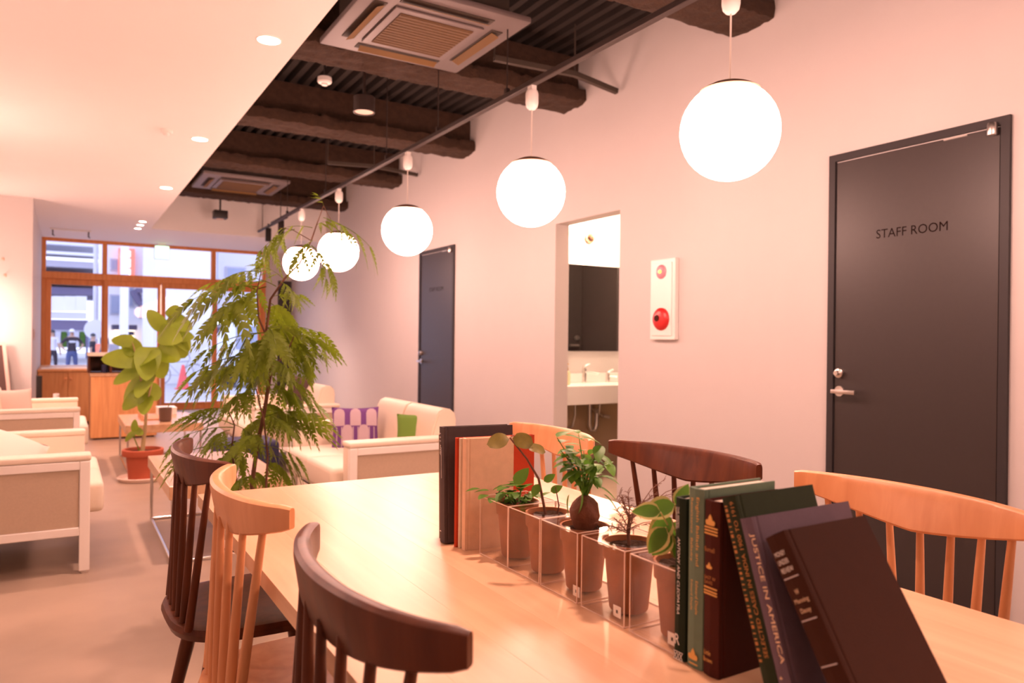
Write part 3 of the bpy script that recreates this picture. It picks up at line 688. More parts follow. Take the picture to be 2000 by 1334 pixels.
cushion('pink_cushion', 'plain dusty pink cushion on the sofa near the counter', .30, 'cush_pink', (-.36, 7.55, .555), (PI/2-.3, 0, .35), .28, .11)
def band(t, wd, ht, th):
    bm = new(); tube(bm, [(-wd/2*.99, v*ht/2*.99, .0) for v in (-.97, -.6, -.2, .2, .6, .97)], .006, 6); obj('dark_piping', bm, 'cush_brown', t, smooth=True)
    bm = new(); tube(bm, [(u*wd/2*.99, ht/2*.97, .0) for u in (-.97, -.5, 0, .5, .97)], .006, 6); obj('dark_piping', bm, 'cush_brown', t, smooth=True)
cushion('white_cushion', 'large off-white cushion with dark piping slumped on the sofa seat', .46, 'cush_cream', (-.30, 4.66, .515), (PI/2-1.0, .42, .1), .44, .14, band)

# ---------------------------------------------------------------- coffee tables
def coffee(label, x0, x1, y0, y1):
    t = thing('coffee_table', label, 'coffee table', ((x0+x1)/2, (y0+y1)/2, 0), 0, 'coffee tables between the sofas')
    obj('table_top', bbox(x0, x1, y0, y1, .33, .40, .003, 1), 'coffee_wood', t, world=True)
    for y in (y0+.03, y1-.03):      # chrome sled frame
        for x in (x0+.02, x1-.02):
            bm = new(); tube(bm, [(x, y, .012), (x, y, .33)], .009, 10); obj('leg', bm, 'chrome', t, smooth=True, world=True)
        bm = new(); tube(bm, [(x0+.02, y, .010), (x1-.02, y, .010)], .009, 10); obj('floor_bar', bm, 'chrome', t, smooth=True, world=True)
    for x in (x0+.02, x1-.02):
        bm = new(); tube(bm, [(x, y0+.03, .010), (x, y1-.03, .010)], .009, 10); obj('floor_bar', bm, 'chrome', t, smooth=True, world=True)
coffee('low wooden coffee table with chrome frame beside the feathery tree', .46, 1.04, 4.06, 5.17)
coffee('low wooden coffee table with chrome frame holding a tray and dark mug', .45, 1.06, 6.98, 8.02)
P = onz(300, 815, .40); t = thing('wooden_tray', 'slatted wooden tray of papers on the coffee table', 'tray', (P.x, 7.55, .40))
for k in range(4): obj('tray_slat', bbox(-.11, .11, -.20+.1*k, -.12+.1*k, 0, .012, .002, 1), 'pale_wood', t)
obj('tray_side', bbox(-.12, -.108, -.21, .20, 0, .05, .002, 1), 'pale_wood', t); obj('tray_side', bbox(.108, .12, -.21, .20, 0, .05, .002, 1), 'pale_wood', t)
P = onz(318, 823, .40); t = thing('dark_mug', 'dark brown mug on the coffee table beside the tray', 'mug', (P.x+.02, P.y, .40))
bm = new(); lathe(bm, [(0, 0), (.038, 0), (.05, .008), (.055, .12), (.05, .12), (.046, .01), (0, .01)], 24); obj('mug_body', bm, 'mug_dark', t, smooth=True)
t = thing('white_box', 'thin white box lying beside the dark mug', 'box', (P.x+.10, 7.888, .40)); obj('box_body', bbox(-.08, .08, -.12, .12, 0, .06, .004, 1), 'white_plastic', t); obj('box_lid', bbox(-.083, .083, -.123, .123, .0605, .072, .003, 1), 'white_plastic', t)
t = thing('navy_stool', 'square navy upholstered stool beside the purple-cushion sofa', 'stool', (1.12, 5.55, 0))
obj('seat', rounded(-.20, .20, -.20, .20, .06, .42, .03, 3), 'navy', t, smooth=True)
for sx in (-1, 1):
    for sy in (-1, 1): obj('leg', bbox(sx*.17-.015, sx*.17+.015, sy*.17-.015, sy*.17+.015, 0, .059, .002, 1), 'dark_wood', t)

# ---------------------------------------------------------------- counter and low cabinets by the window
t = thing('service_counter', 'tall wooden service counter panelled in vertical boards', 'counter', (.58, 9.7, 0))
x0, x1 = .262, .925
nb = 6; wb = (x1-x0)/nb
for k in range(nb): obj('board', bbox(x0+wb*k, x0+wb*(k+1), 9.39, 9.42, .02, .70, .0015, 1), 'counter_wood', t, world=True)
obj('side_panel', bbox(x0, x0+.03, 9.421, 10.05, .02, .70, .002, 1), 'counter_wood', t, world=True); obj('side_panel', bbox(x1-.03, x1, 9.421, 10.05, .02, .70, .002, 1), 'counter_wood', t, world=True)
obj('worktop', bbox(x0-.012, x1+.005, 9.38, 10.06, .701, .735, .003, 1), 'coffee_wood', t, world=True)
bm = new(); box(bm, x0+.03, x1-.03, 9.43, 10.0, .0, .02); obj('plinth', bm, 'dark_wood', t, world=True)
t = thing('counter_shelf', 'dark shelf box with pale top standing on the service counter', 'shelf', (.50, 9.75, .736))
obj('shelf_top', bbox(.232, .71, 9.46, 9.98, .925, .958, .003, 1), 'paper', t, world=True)
obj('back_board', bbox(.25, .69, 9.90, 9.92, .737, .924, .001, 1), 'dark_wood', t, world=True)
for x in (.245, .46, .675): obj('divider', bbox(x-.01, x+.01, 9.50, 9.899, .737, .924, .001, 1), 'dark_wood', t, world=True)
t = thing('blue_pen_pot', 'small blue cup inside the counter shelf', 'cup', (.40, 9.60, .736)); bm = new(); lathe(bm, [(0, 0), (.03, 0), (.034, .09), (.03, .09), (.027, .006), (0, .006)], 16); obj('cup_body', bm, 'navy', t, smooth=True)
t = thing('low_cabinet', 'low wooden cabinet with two knobbed doors under the shop window', 'cabinet', (.1, 11.5, 0))
cx0, cx1 = XP+.005, .60
obj('cabinet_body', bbox(cx0, cx1, 11.03, 12.2, .05, .69, .003, 1), 'counter_wood', t, world=True); obj('cabinet_top', bbox(cx0, cx1+.01, 11.0, 12.7, .691, .72, .003, 1), 'counter_wood', t, world=True)
bm = new(); box(bm, cx0+.02, cx1-.02, 11.08, 12.1, 0, .05); obj('plinth', bm, 'dark_wood', t, world=True)
for a, b, kx in ((cx0+.008, .052, .028), (.056, .30, .085), (.304, cx1-.004, .55)):
    dr = obj('cabinet_door', bbox(a, b, 11.012, 11.03, .06, .685, .002, 1), 'counter_wood', t, world=True)
    bm = new(); lathe(bm, [(0, 0), (.010, .002), (.016, .014), (.012, .024), (0, .027)], 14); bmesh.ops.rotate(bm, verts=bm.verts, cent=(0, 0, 0), matrix=Matrix.Rotation(PI/2, 3, 'X')); bmesh.ops.translate(bm, verts=bm.verts, vec=(kx, 11.011, .60)); obj('knob', bm, 'pale_wood', dr, smooth=True)
t = thing('white_leaflets', 'flat pile of white leaflets on the low cabinet', 'papers', (.06, 11.25, .7205)); obj('paper_pile', bbox(-.3, .28, -.2, .1, 0, .014, .001, 1), 'white_plastic', t); obj('top_sheet', bbox(-.28, .20, -.18, .08, .0145, .017, .0005, 1), 'ink_white', t)
a = onz(68, 740, .45); t = thing('black_post', 'black umbrella post standing beside the white pier', 'post', (-.21, 9.0, 0))
bm = new(); tube(bm, [(0, 0, .02), (0, 0, .735)], .027, 12); obj('post', bm, 'black_metal', t, smooth=True); bm = new(); lathe(bm, [(0, 0), (.11, 0), (.11, .012), (.03, .02), (0, .02)], 20); obj('base', bm, 'black_metal', t, smooth=True)
t = thing('paper_roll', 'short pale paper roll standing beside the black post', 'roll', (-.06, 8.99, 0)); bm = new(); tube(bm, [(0, 0, 0), (0, 0, .55)], .028, 14); obj('roll_body', bm, 'white_plastic', t, smooth=True); bm = new(); tube(bm, [(0, 0, .55), (0, 0, .556)], .010, 10); obj('roll_core', bm, 'plate', t)
# leaning frame by the pier
t = thing('leaning_frame', 'pale framed dark board leaning on the white pier', 'frame', (-.60, 9.0, 0))
bm = new(); 
for (xa, xb, za, zb) in ((-.24, .20, 0, .03), (-.24, .20, 1.02, 1.05), (-.24, -.21, .03, 1.02), (.17, .20, .03, 1.02)): box(bm, xa, xb, -.02, .01, za, zb)
fo = obj('frame', bm, 'cush_pink', t); bm = new(); box(bm, -.21, .17, -.012, .005, .03, 1.02); bo = obj('board', bm, 'cush_brown', t)
for o in (fo, bo): o.rotation_euler = (-.12, -.10, 0); o.location = (0, 0, .02)
# small hooks on the pier face
for px, py in ((6, 505), (10, 537)):
    P = ony(px, py, 9.2); t = thing('wall_hook', 'tiny brown hook on the white pier', 'hook', P, 0, 'hooks on the white pier')
    bm = new(); tube(bm, [(0, 0, 0), (0, -.03, .0), (.01, -.045, -.02), (.0, -.05, .005)], .006, 6); obj('hook', bm, 'plate', t, smooth=True); bm = new(); tube(bm, [(0, 0, 0), (0, -.004, 0)], .014, 12); obj('rose', bm, 'plate', t)
# ================================================================ things on the table
def book(label, x, y, h, depth, th, cover, rotz=0., lean=0., paper=True, name='hardcover_book', group=None):
    # origin: bottom of the spine at the +y edge; thickness runs to -y, depth to +x, spine faces -x
    t = thing(name, label, 'book', (x, y, TZ+.0003), rotz, group); t.rotation_euler = (-lean, 0, rotz)
    r = .004; c = .0028
    out = [(depth, 0), (.012, 0), (.009, -.0012), (.006, 0), (.0015, -.0005), (0, -th*.25), (-.0012, -th*.5), (0, -th*.75), (.0015, -th+.0005), (.006, -th), (.009, -th+.0012), (.012, -th), (depth, -th)]
    inn = [(depth, -th+c), (.006, -th+c), (.004, -th*.5), (.006, -c), (depth, -c)]
    bm = new(); prism(bm, out+inn, 'z', 0, h); obj('cover', bm, cover, t)
    bm = new(); box(bm, .0065, depth-.004, -th+c+.0003, -c-.0003, .003, h-.003); obj('page_block', bm, 'paper', t)
    return t
DN, UPZ, NY, PY = (0, 0, -1), (0, 0, 1), (0, -1, 0), (0, 1, 0)
def bars(t, rows, m, name='stamped_line', x=-.0016):
    # illegible stamped lines, each (y0,y1,z0,z1)
    for (a, b, c, d) in rows:
        bm = new(); box(bm, x, x+.0006, a, b, c, d); obj(name, bm, m, t)
# --- the right-hand group
b = book('slim dark green paperback lettered with a play title, upright beside the plant box', .716, .7505, .219, .13, .0205, 'bk_green')
text('title', 'ANTONY AND CLEOPATRA', (-.0014, -.0075, .166), DN, NY, .104, .0048, 'ink_white', b, shear=.2)
text('series_title', 'THE ARDEN', (-.0014, -.0070, .207), DN, NY, .028, .0030, 'ink_white', b); text('series_title', 'SHAKESPEARE', (-.0014, -.0035, .2065), DN, NY, .030, .0030, 'ink_white', b)
text('publisher_mark', 'R', (-.0014, -.0045, .021), NY, UPZ, .0085, .014, 'ink_white', b)
bars(b, [(-.019, -.0015, .0005, .0015), (-.019, -.0015, .011, .0118)], 'ink_white')
for k in range(3):
    bm = new(); tube(bm, [(-.0014, -.003-.0052*k, .002), (-.0014, -.0075-.0052*k, .010)], .0005, 4); tube(bm, [(-.0014, -.0075-.0052*k, .002), (-.0014, -.003-.0052*k, .010)], .0005, 4); obj('spine_pattern', bm, 'ink_white', b)
b = book('teal cloth book with gilt blackletter spine, tallest upright beside the slim green book', .716, .7255, .237, .138, .0275, 'bk_teal')
text('title', 'English Ballads and', (-.0014, -.0150, .226), DN, NY, .090, .0068, 'ink_gold', b); text('subtitle', 'Renaissance  Balladry', (-.0014, -.0060, .224), DN, NY, .084, .0048, 'ink_gold', b)
text('author', 'Edward Doyle', (-.0014, -.0150, .116), DN, NY, .044, .0060, 'ink_gold', b); text('author', 'Edward Doyle', (-.0014, -.0070, .116), DN, NY, .040, .0045, 'ink_gold', b)
def flame(t, y, z, s, m):
    bm = new(); pts = [(0, 0), (.5, .05), (.62, .35), (.45, .55), (.3, .5), (.2, .8), (0, 1.1), (-.2, .8), (-.3, .5), (-.45, .55), (-.62, .35), (-.5, .05)]
    prism(bm, [(y+p[0]*s, z+p[1]*s) for p in pts], 'x', -.0018, -.0012); obj('stamped_emblem', bm, m, t)
flame(b, -.013, .011, .014, 'ink_gold'); bars(b, [(-.021, -.006, .005, .0065)], 'ink_gold')
b = book('dark brown book with gilt emblem and double bands, between teal and green books', .716, .6965, .226, .14, .0265, 'bk_brown')
flame(b, -.012, .194, .0135, 'ink_gold'); bars(b, [(-.0245, -.002, .1905, .1925), (-.0245, -.002, .1865, .1885), (-.0245, -.002, .1825, .1845), (-.0245, -.002, .113, .115), (-.0245, -.002, .1085, .1105), (-.0245, -.002, .105, .107)], 'ink_gold', 'gilt_band')
text('author', 'Burnell', (-.0014, -.003, .160), NY, UPZ, .017, .0062, 'ink_rust', b); flame(b, -.011, .138, .008, 'ink_gold')
text('title', 'EAST W', (-.0014, -.003, .1245), NY, UPZ, .019, .0045, 'ink_rust', b); text('title', 'DAVIS', (-.0014, -.003, .1185), NY, UPZ, .014, .0045, 'ink_rust', b)
text('publisher', 'Little', (-.0014, -.004, .027), NY, UPZ, .011, .006, 'ink_gold', b); text('publisher', 'Brown', (-.0014, -.003, .018), NY, UPZ, .015, .006, 'ink_gold', b)
b = book('dark green book leaning on the brown one, spine lettered upward about India', .716, .592, .245, .15, .0235, 'bk_dkgreen', 0, math.radians(18.2))
text('title', 'SELECTED CASES IN INDIA 1900 TO 1919', (-.0014, -.0205, .055), UPZ, PY, .183, .0062, 'ink_rust', b)
bars(b, [(-.0085, -.0040, .205, .235), (-.0085, -.0040, .150, .20), (-.0085, -.0040, .10, .145), (-.0085, -.0040, .06, .095)][:0], 'ink_rust')
for k in range(30):
    z = .05+k*.0063; bars(b, [(-.0085, -.0045, z, z+random.choice((.0016, .003, .004)))], 'ink_rust')
b = book('mauve blue cloth book leaning between the dark green and black-brown books', .716, .567, .224, .19, .0195, 'bk_blue', 0, math.radians(18.6))
text('title', 'JUSTICE IN AMERICA', (-.0014, -.0115, .205), DN, NY, .148, .0085, 'ink_cream', b); flame(b, -.0085, .040, .003, 'ink_cream'); bars(b, [(-.012, -.006, .010, .028)], 'ink_cream')
b = book('black-brown book lettered with a money title, leaning most steeply on the stack', .716, .4785, .231, .155, .031, 'bk_black', 0, math.radians(31.5))
z = .206
for s_, ln in (('MONEY', .016), ('UNDER', .016), ('REVIEW', .018)): text('title', s_, (-.0014, -.006, z), NY, UPZ, ln, .0055, 'ink_white', b); z -= .0095
for s_, ln, hh, yy in (('W', .006, .0055, -.012), ('Manning', .021, .0065, -.006), ('Dacey', .015, .0065, -.009)): z -= .0035; text('author', s_, (-.0014, yy, z-.012), NY, UPZ, ln, hh, 'ink_cream', b); z -= .0075
bars(b, [(-.0265, -.004, .1800, .1815), (-.0265, -.004, .1330, .1345), (-.0265, -.004, .084, .0855), (-.0265, -.004, .034, .0355)], 'ink_grey', 'grey_rule')
# --- the left-hand group
b = book('charcoal cloth book titled Italy, thickest at the end of the plant boxes', .692, 1.437, .243, .158, .034, 'bk_char', -.16, .06)
text('title', 'Italy', (-.0014, -.012, .205), DN, NY, .022, .010, 'ink_white', b, shear=.15); bars(b, [(-.0245, -.0225, .135, .20)], 'ink_grey'); bars(b, [(-.020, -.010, .212, .214), (-.020, -.010, .220, .222), (-.020, -.010, .228, .230)], 'ink_grey'); bars(b, [(-.017, -.010, .022, .024)], 'ink_white')
book('olive tan book hidden behind the charcoal book', .702, 1.462, .222, .14, .018, 'bk_olive', -.14, .05)
book('bright red-orange book between the charcoal and cream books', .700, 1.3855, .226, .178, .0125, 'bk_red', -.13)
book('thin ivory book between the red-orange and cream books', .703, 1.3715, .226, .112, .008, 'bk_ivory', -.13)
book('cream cloth book with a plain cover standing against the plant boxes', .705, 1.3620, .228, .108, .020, 'bk_cream', -.13)

# ---------------------------------------------------------------- leaves
def leaf_mesh(name, m, L, Wd, shape='oval', fold=.12, droop=.2, n=7, wave=0., edge=None):
    bm = new(); rows = []
    for i in range(n+1):
        u = i/n
        if shape == 'heart': wv = 1.32*((1-u)**.6)*((u+.03)**.30) if u < 1 else 0
        elif shape == 'round': wv = math.sqrt(max(0, 1-(2*u-1)**2))
        elif shape == 'lance': wv = math.sin(PI*u**.8)**1.1 if 0 < u < 1 else 0
        else: wv = math.sin(PI*u**.75)**.8 if 0 < u < 1 else 0
        z = -droop*L*u*u; hw = Wd/2*wv
        rows.append([bm.verts.new((L*u-(0.10*L*wv*(1-u)**3 if shape == 'heart' else 0), s*hw, z+abs(s)*fold*hw+wave*L*math.sin(7*u+s*2)*abs(s))) for s in (-1, -.72, 0, .72, 1)])
    for A, B in zip(rows, rows[1:]):
        for j in range(4):
            f = bm.faces.new((A[j], A[j+1], B[j+1], B[j]))
            if edge and (j in (0, 3)): f.material_index = 1
    bmesh.ops.remove_doubles(bm, verts=bm.verts, dist=1e-5)
    return me(name, bm, m, True, [m, edge] if edge else None)
def put_leaf(d, parent, base, dirv, sc=1., name='leaf', roll=0., upv=(0, 0, 1)):
    o = bpy.data.objects.new(name, d); COL.objects.link(o); o.parent = parent
    ax = Vector(dirv).normalized(); az = Vector(upv)-ax*ax.dot(Vector(upv))
    if az.length < 1e-3: az = Vector((1, 0, 0))-ax*ax.x
    az.normalize(); ay = az.cross(ax)
    if roll: q = Matrix.Rotation(roll, 3, ax); ay = q@ay; az = q@az
    basis(o, Vector(base), ax, ay, az, sc); return o
def sph(a, e): return Vector((math.cos(a)*math.cos(e), math.sin(a)*math.cos(e), math.sin(e)))

# ---------------------------------------------------------------- clear boxes and pots
BX0, BX1, BZ = .722, .830, .836
YCS = [(1.203, 1.311), (1.0935, 1.2005), (.9815, 1.0885), (.862, .969), (.742, .849)]
blabels = ['clear acrylic plant box next to the cream book', 'clear acrylic plant box holding the twig with round leaves', 'clear acrylic plant box holding the bonsai fig', 'clear acrylic plant box holding the dry wiry plant', 'clear acrylic plant box next to the slim dark green paperback']
for (y0, y1), lb in zip(YCS, blabels):
    yc = (y0+y1)/2; xc = (BX0+BX1)/2
    t = thing('acrylic_plant_box', lb, 'plant box', (xc, yc, TZ), 0, 'clear acrylic boxes in a row on the table')
    hx, hy = (BX1-BX0)/2, (y1-y0)/2; w_ = .003; H = BZ-TZ
    for (a, b_, c, d) in ((-hx, -hx+w_, -hy, hy), (hx-w_, hx, -hy, hy), (-hx+w_, hx-w_, -hy, -hy+w_), (-hx+w_, hx-w_, hy-w_, hy)):
        bm = new(); box(bm, a, b_, c, d, .0005, H-.0035); obj('side_pane', bm, 'acrylic', t)
    bm = new(); box(bm, -hx+w_, hx-w_, -hy+w_, hy-w_, .0005, .004); obj('base_pane', bm, 'acrylic', t)
    # lid with a round hole
    bm = new(); n = 40; rI = .0445; P = [[], [], [], []]
    for k in range(n):
        a = 2*PI*k/n+PI/4; c, s = math.cos(a), math.sin(a); q = 1/max(abs(c), abs(s))
        for lst, (xx, yy, zz) in zip(P, ((hx*c*q, hy*s*q, H), (rI*c, rI*s, H), (rI*c, rI*s, H-.0035), (hx*c*q, hy*s*q, H-.0035))): lst.append(bm.verts.new((xx, yy, zz)))
    for A, B in ((0, 1), (1, 2), (2, 3), (3, 0)):
        for k in range(n): bm.faces.new((P[A][k], P[A][(k+1) % n], P[B][(k+1) % n], P[B][k]))
    obj('lid', bm, 'acrylic', t)
    # bright polished edges
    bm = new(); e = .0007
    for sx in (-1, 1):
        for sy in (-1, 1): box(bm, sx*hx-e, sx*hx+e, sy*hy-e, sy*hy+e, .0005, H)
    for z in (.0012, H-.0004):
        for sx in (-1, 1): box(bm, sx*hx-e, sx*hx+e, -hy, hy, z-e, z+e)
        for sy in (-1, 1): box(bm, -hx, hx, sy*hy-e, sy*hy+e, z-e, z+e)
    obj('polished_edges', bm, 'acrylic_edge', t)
def pot(name, label, i, soilz=.112):
    y0, y1 = YCS[i]; t = thing(name, label, 'potted plant', ((BX0+BX1)/2, (y0+y1)/2, TZ+.0045), 0)
    bm = new(); lathe(bm, [(0, 0), (.029, 0), (.031, .003), (.0385, .082), (.042, .083), (.043, .107), (.0395, .107), (.0375, .095), (0, .095)], 30); obj('clay_pot', bm, 'old_clay', t, smooth=True)
    bm = new(); n = 26; c = bm.verts.new((0, 0, .101)); R = [bm.verts.new((.0365*math.cos(2*PI*k/n), .0365*math.sin(2*PI*k/n), .098+.004*random.random())) for k in range(n)]
    M_ = [bm.verts.new((.022*math.cos(2*PI*k/n), .022*math.sin(2*PI*k/n), .099+.006*random.random())) for k in range(n)]
    for k in range(n): bm.faces.new((R[k], R[(k+1) % n], M_[(k+1) % n], M_[k])); bm.faces.new((M_[k], M_[(k+1) % n], c))
    obj('soil', bm, 'soil', t); return t
for i, yy, lb in ((2, 1.0, 'tiny white tag low inside the bonsai fig box'), (3, .895, 'tiny white tag low inside the dry wiry plant box'), (4, .775, 'tiny white tag low inside the variegated plant box')):
    t = thing('price_tag', lb, 'tag', (BX0+.0034, yy-.012, TZ+.010), 0, 'white tags in the plant boxes')
    bm = new(); box(bm, 0, .0006, -.009, .009, 0, .017); obj('tag_card', bm, 'ink_white', t); bm = new(); box(bm, -.0002, -.0, -.002, .002, .006, .011); obj('tag_mark', bm, 'ink_black', t)
# peperomia
pl = pot('potted_peperomia', 'low bushy plant with small plump green leaves in the box by the cream book', 0)
lm = leaf_mesh('leaf', 'leaf_pep', .030, .020, 'oval', .1, .25)
rng = random.Random(3)
for k in range(34):
    a = rng.uniform(0, 2*PI); r = rng.uniform(.005, .045); h = rng.uniform(.105, .14)-.25*max(0, r-.03); e = rng.uniform(-.3, .6)
    put_leaf(lm, pl, (r*math.cos(a), r*math.sin(a), h), sph(a+rng.uniform(-.6, .6), e), rng.uniform(.75, 1.2))
for k in range(8):
    a = 2*PI*k/8; bm = new(); tube(bm, [(0.01*math.cos(a), .01*math.sin(a), .098), (.03*math.cos(a), .03*math.sin(a), .122), (.045*math.cos(a), .045*math.sin(a), .118)], [.0022, .0018, .0012], 6); obj('stem', bm, 'leaf_pep', pl, smooth=True)
# trailing shoot towards the books
for (dx, dy, dz, a) in ((-.045, .035, .125, 2.6), (-.060, .045, .128, 2.9), (-.052, .030, .118, 3.6), (-.040, .022, .112, 3.9)): put_leaf(lm, pl, (dx, dy, dz), sph(a, .1), 1.0)
# coin-leaf twig
pl = pot('potted_twig', 'thin leaning twig carrying a few big round brownish leaves', 1)
base = pl.location
def tw(px, py, Y): return ony(px, py, Y)-base
pts = [Vector((-.005, 0, .098)), tw(1052, 935, 1.15), tw(1028, 895, 1.16), tw(996, 855, 1.17), tw(1003, 850, 1.17)]
bm = new(); tube(bm, pts, [.0028, .0024, .002, .0016, .001], 8); obj('twig', bm, 'bark_red', pl, smooth=True)
cm = leaf_mesh('leaf', 'leaf_coin', .050, .038, 'round', .08, .2, wave=.03)
put_leaf(cm, pl, tw(995, 858, 1.17), RGT*-1+Vector((0, 0, -.12)), .86, roll=.7, upv=-FWD); put_leaf(cm, pl, tw(1001, 856, 1.17), RGT+Vector((0, 0, -.20)), .80, upv=(-.5, -.8, .4)); put_leaf(cm, pl, tw(1030, 872, 1.16), RGT+Vector((0, 0, -.15)), .70, upv=(-.2, -.5, .8))
pm_ = leaf_mesh('leaf', 'leaf_pep', .050, .030, 'oval', .1, .1)
put_leaf(pm_, pl, tw(1004, 945, 1.17), RGT*.7+Vector((0, 0, .75)), .8, upv=-FWD); put_leaf(pm_, pl, tw(1052, 945, 1.14), RGT*-.4+Vector((0, 0, -.9)), .55, upv=-FWD); put_leaf(pm_, pl, tw(1062, 940, 1.14), RGT*.5+Vector((0, 0, .3)), .5, upv=-FWD); put_leaf(pm_, pl, tw(1075, 960, 1.13), RGT*.9+Vector((0, 0, .4)), .5, upv=-FWD)
bm = new(); tube(bm, [(.012, -.01, .098), (.014, -.014, .12), tw(1085, 950, 1.12)], [.0018, .0014, .0008], 6); obj('stem', bm, 'bark_red', pl, smooth=True)
# fig bonsai
pl = pot('bonsai_fig', 'small fig bonsai with swollen brown root and glossy leaves', 2)
base = pl.location
bm = new(); prof = [(.0, .088), (.018, .090), (.019, .100), (.0215, .110), (.0245, .122), (.0245, .134), (.021, .145), (.015, .153), (.008, .158), (0, .16)]
lathe(bm, prof, 22)
for v in bm.verts: q = v.co*90; d = mnoise.noise(q)*.0025+mnoise.noise(q*.45)*.006; v.co.x *= 1+d*40; v.co.y *= 1+d*40
obj('swollen_root', bm, 'root_bark', pl, smooth=True)
gm = leaf_mesh('leaf', 'leaf_gin', .036, .019, 'oval', .18, .25)
rng = random.Random(11); tips = [(1088, 855), (1112, 870), (1130, 848), (1140, 880), (1170, 870), (1160, 895), (1185, 905), (1100, 905), (1120, 925), (1095, 880), (1150, 925), (1175, 930), (1135, 905), (1118, 890)]
for k, (px, py) in enumerate(tips):
    tip = ony(px, py, 1.035+rng.uniform(-.05, .05))-base; s0 = Vector((rng.uniform(-.003, .003), rng.uniform(-.003, .003), .155)); mid = s0.lerp(tip, .55)+Vector((0, 0, .012))
    bm = new(); tube(bm, [s0, mid, tip], [.0017, .0013, .0007], 6); obj('branch', bm, 'leaf_gin', pl, smooth=True)
    for q in range(5):
        f = .45+.14*q; p0 = s0.lerp(mid, f*2) if f < .5 else mid.lerp(tip, f*2-1); put_leaf(gm, pl, p0, sph(rng.uniform(0, 2*PI), rng.uniform(-.5, .4)), rng.uniform(.65, 1.15))
for (px, py, dx, dz) in ((1178, 965, .8, -.6), (1168, 950, .9, -.4), (1112, 965, -.2, -.9), (1135, 955, .1, -.7), (1100, 850, 1, -.05), (1130, 852, 1, -.1)):
    put_leaf(gm, pl, ony(px, py, 1.02)-base, RGT*dx+Vector((0, 0, dz)), 1.15)
# dry wiry plant
pl = pot('potted_dry_plant', 'dried wiry brown plant with needle leaves', 3)
rng = random.Random(5)
bm = new(); tube(bm, [(0, 0, .098), (-.002, .002, .125), (0, 0, .15)], [.003, .0024, .0016], 8); obj('stem', bm, 'dry_twig', pl, smooth=True)
for k in range(15):
    a = rng.uniform(0, 2*PI); e = rng.uniform(.25, 1.2); ln = rng.uniform(.035, .06); p0 = Vector((0, 0, rng.uniform(.115, .15))); d = sph(a, e); p1 = p0+d*ln
    bm = new(); tube(bm, [p0, p0+d*ln*.5+Vector((0, 0, .003)), p1], [.0009, .0007, .0004], 5)
    for q in range(14):
        u = .25+.75*q/13; p = p0+d*ln*u; dd = (sph(rng.uniform(0, 2*PI), rng.uniform(-.6, .9))+d*.5).normalized(); tube(bm, [p, p+dd*.007, p+dd*.012+Vector((0, 0, -.003))], [.0006, .0005, .0002], 4)
    obj('sprig', bm, 'dry_twig', pl)
base = pl.location
for (px, py) in ((1330, 960), (1300, 935), (1285, 985), (1345, 945)):
    p1 = ony(px, py, .93)-base; bm = new(); p0 = Vector((0, 0, .14)); tube(bm, [p0, p0.lerp(p1, .6)+Vector((0, 0, .01)), p1], [.0009, .0007, .0004], 5)
    for q in range(10):
        p = p0.lerp(p1, .4+.06*q); dd = sph(rng.uniform(0, 2*PI), rng.uniform(-.4, .9)); tube(bm, [p, p+dd*.012], [.0006, .0002], 4)
    obj('sprig', bm, 'dry_twig', pl)
# variegated plant
pl = pot('variegated_plant', 'plant with cream-edged green leaves beside the slim dark green paperback', 4)
vm = leaf_mesh('leaf', 'leaf_gin', .052, .036, 'oval', .15, .35, edge='leaf_cream')
base = pl.location
for (px, py, dx, dz, sc) in ((1318, 985, -1, -.25, .95), (1310, 1010, -.6, -.7, .95), (1330, 1015, -.2, -1, 1.0), (1300, 1030, -.5, -.8, .9), (1325, 1040, .1, -.9, .9), (1290, 1000, -.9, .1, .75), (1335, 1000, .6, -.5, .9), (1312, 1045, -.5, -.5, .8), (1322, 990, .2, .4, .7)):
    P = ony(px, py, .79)-base; put_leaf(vm, pl, P, RGT*dx+Vector((0, 0, dz)), sc, upv=-FWD+Vector((0, 0, .6)))
    bm = new(); tube(bm, [(0, 0, .098), (P*.5+Vector((0, 0, .06))), P], [.0018, .0014, .001], 6); obj('stem', bm, 'leaf_cream', pl, smooth=True)

# ---------------------------------------------------------------- feathery tree by the table
tree = thing('feathery_tree', 'tall feathery-leaved indoor tree standing between table and coffee table', 'tree', (.72, 3.25, 0))
YT = 3.25; tb_ = tree.location
def TP(px, py, dy=0.): return ony(px, py, YT+dy)-tb_
bm = new(); lathe(bm, [(0, 0), (.13, 0), (.14, .01), (.17, .26), (.175, .28), (.16, .28), (.15, .25), (0, .25)], 32); obj('planter', bm, 'saucer', tree, smooth=True)
bm = new(); lathe(bm, [(0, .262), (.08, .258), (.15, .252)], 24); obj('soil', bm, 'soil', tree)
def stem(pts, rad): bm = new(); tube(bm, pts, rad, 8); obj('branch', bm, 'bark_red', tree, smooth=True)
stem([Vector((0, 0, .255)), TP(492, 945), TP(503, 868), TP(517, 800), TP(530, 720), TP(520, 650), TP(528, 585), TP(555, 545), TP(585, 515), TP(608, 470), TP(618, 440), TP(632, 402)], [.012, .0095, .0088, .008, .0072, .006, .005, .0045, .004, .0034, .0025, .0015])
stem([Vector((.03, -.02, .255)), TP(520, 945, -.05), TP(523, 890, -.05), TP(515, 820, -.05), TP(500, 760, -.1)], [.006, .005, .004, .0035, .002])
stem([Vector((-.03, 0, .255)), TP(462, 940, .05), TP(452, 880, .05), TP(458, 830, .05), TP(445, 800, .05)], [.006, .005, .004, .003, .002])
stem([TP(522, 660), TP(505, 620), TP(502, 570), TP(510, 530)], [.005, .004, .003, .002]); stem([TP(530, 720), TP(560, 690), TP(575, 655)], [.004, .003, .002])
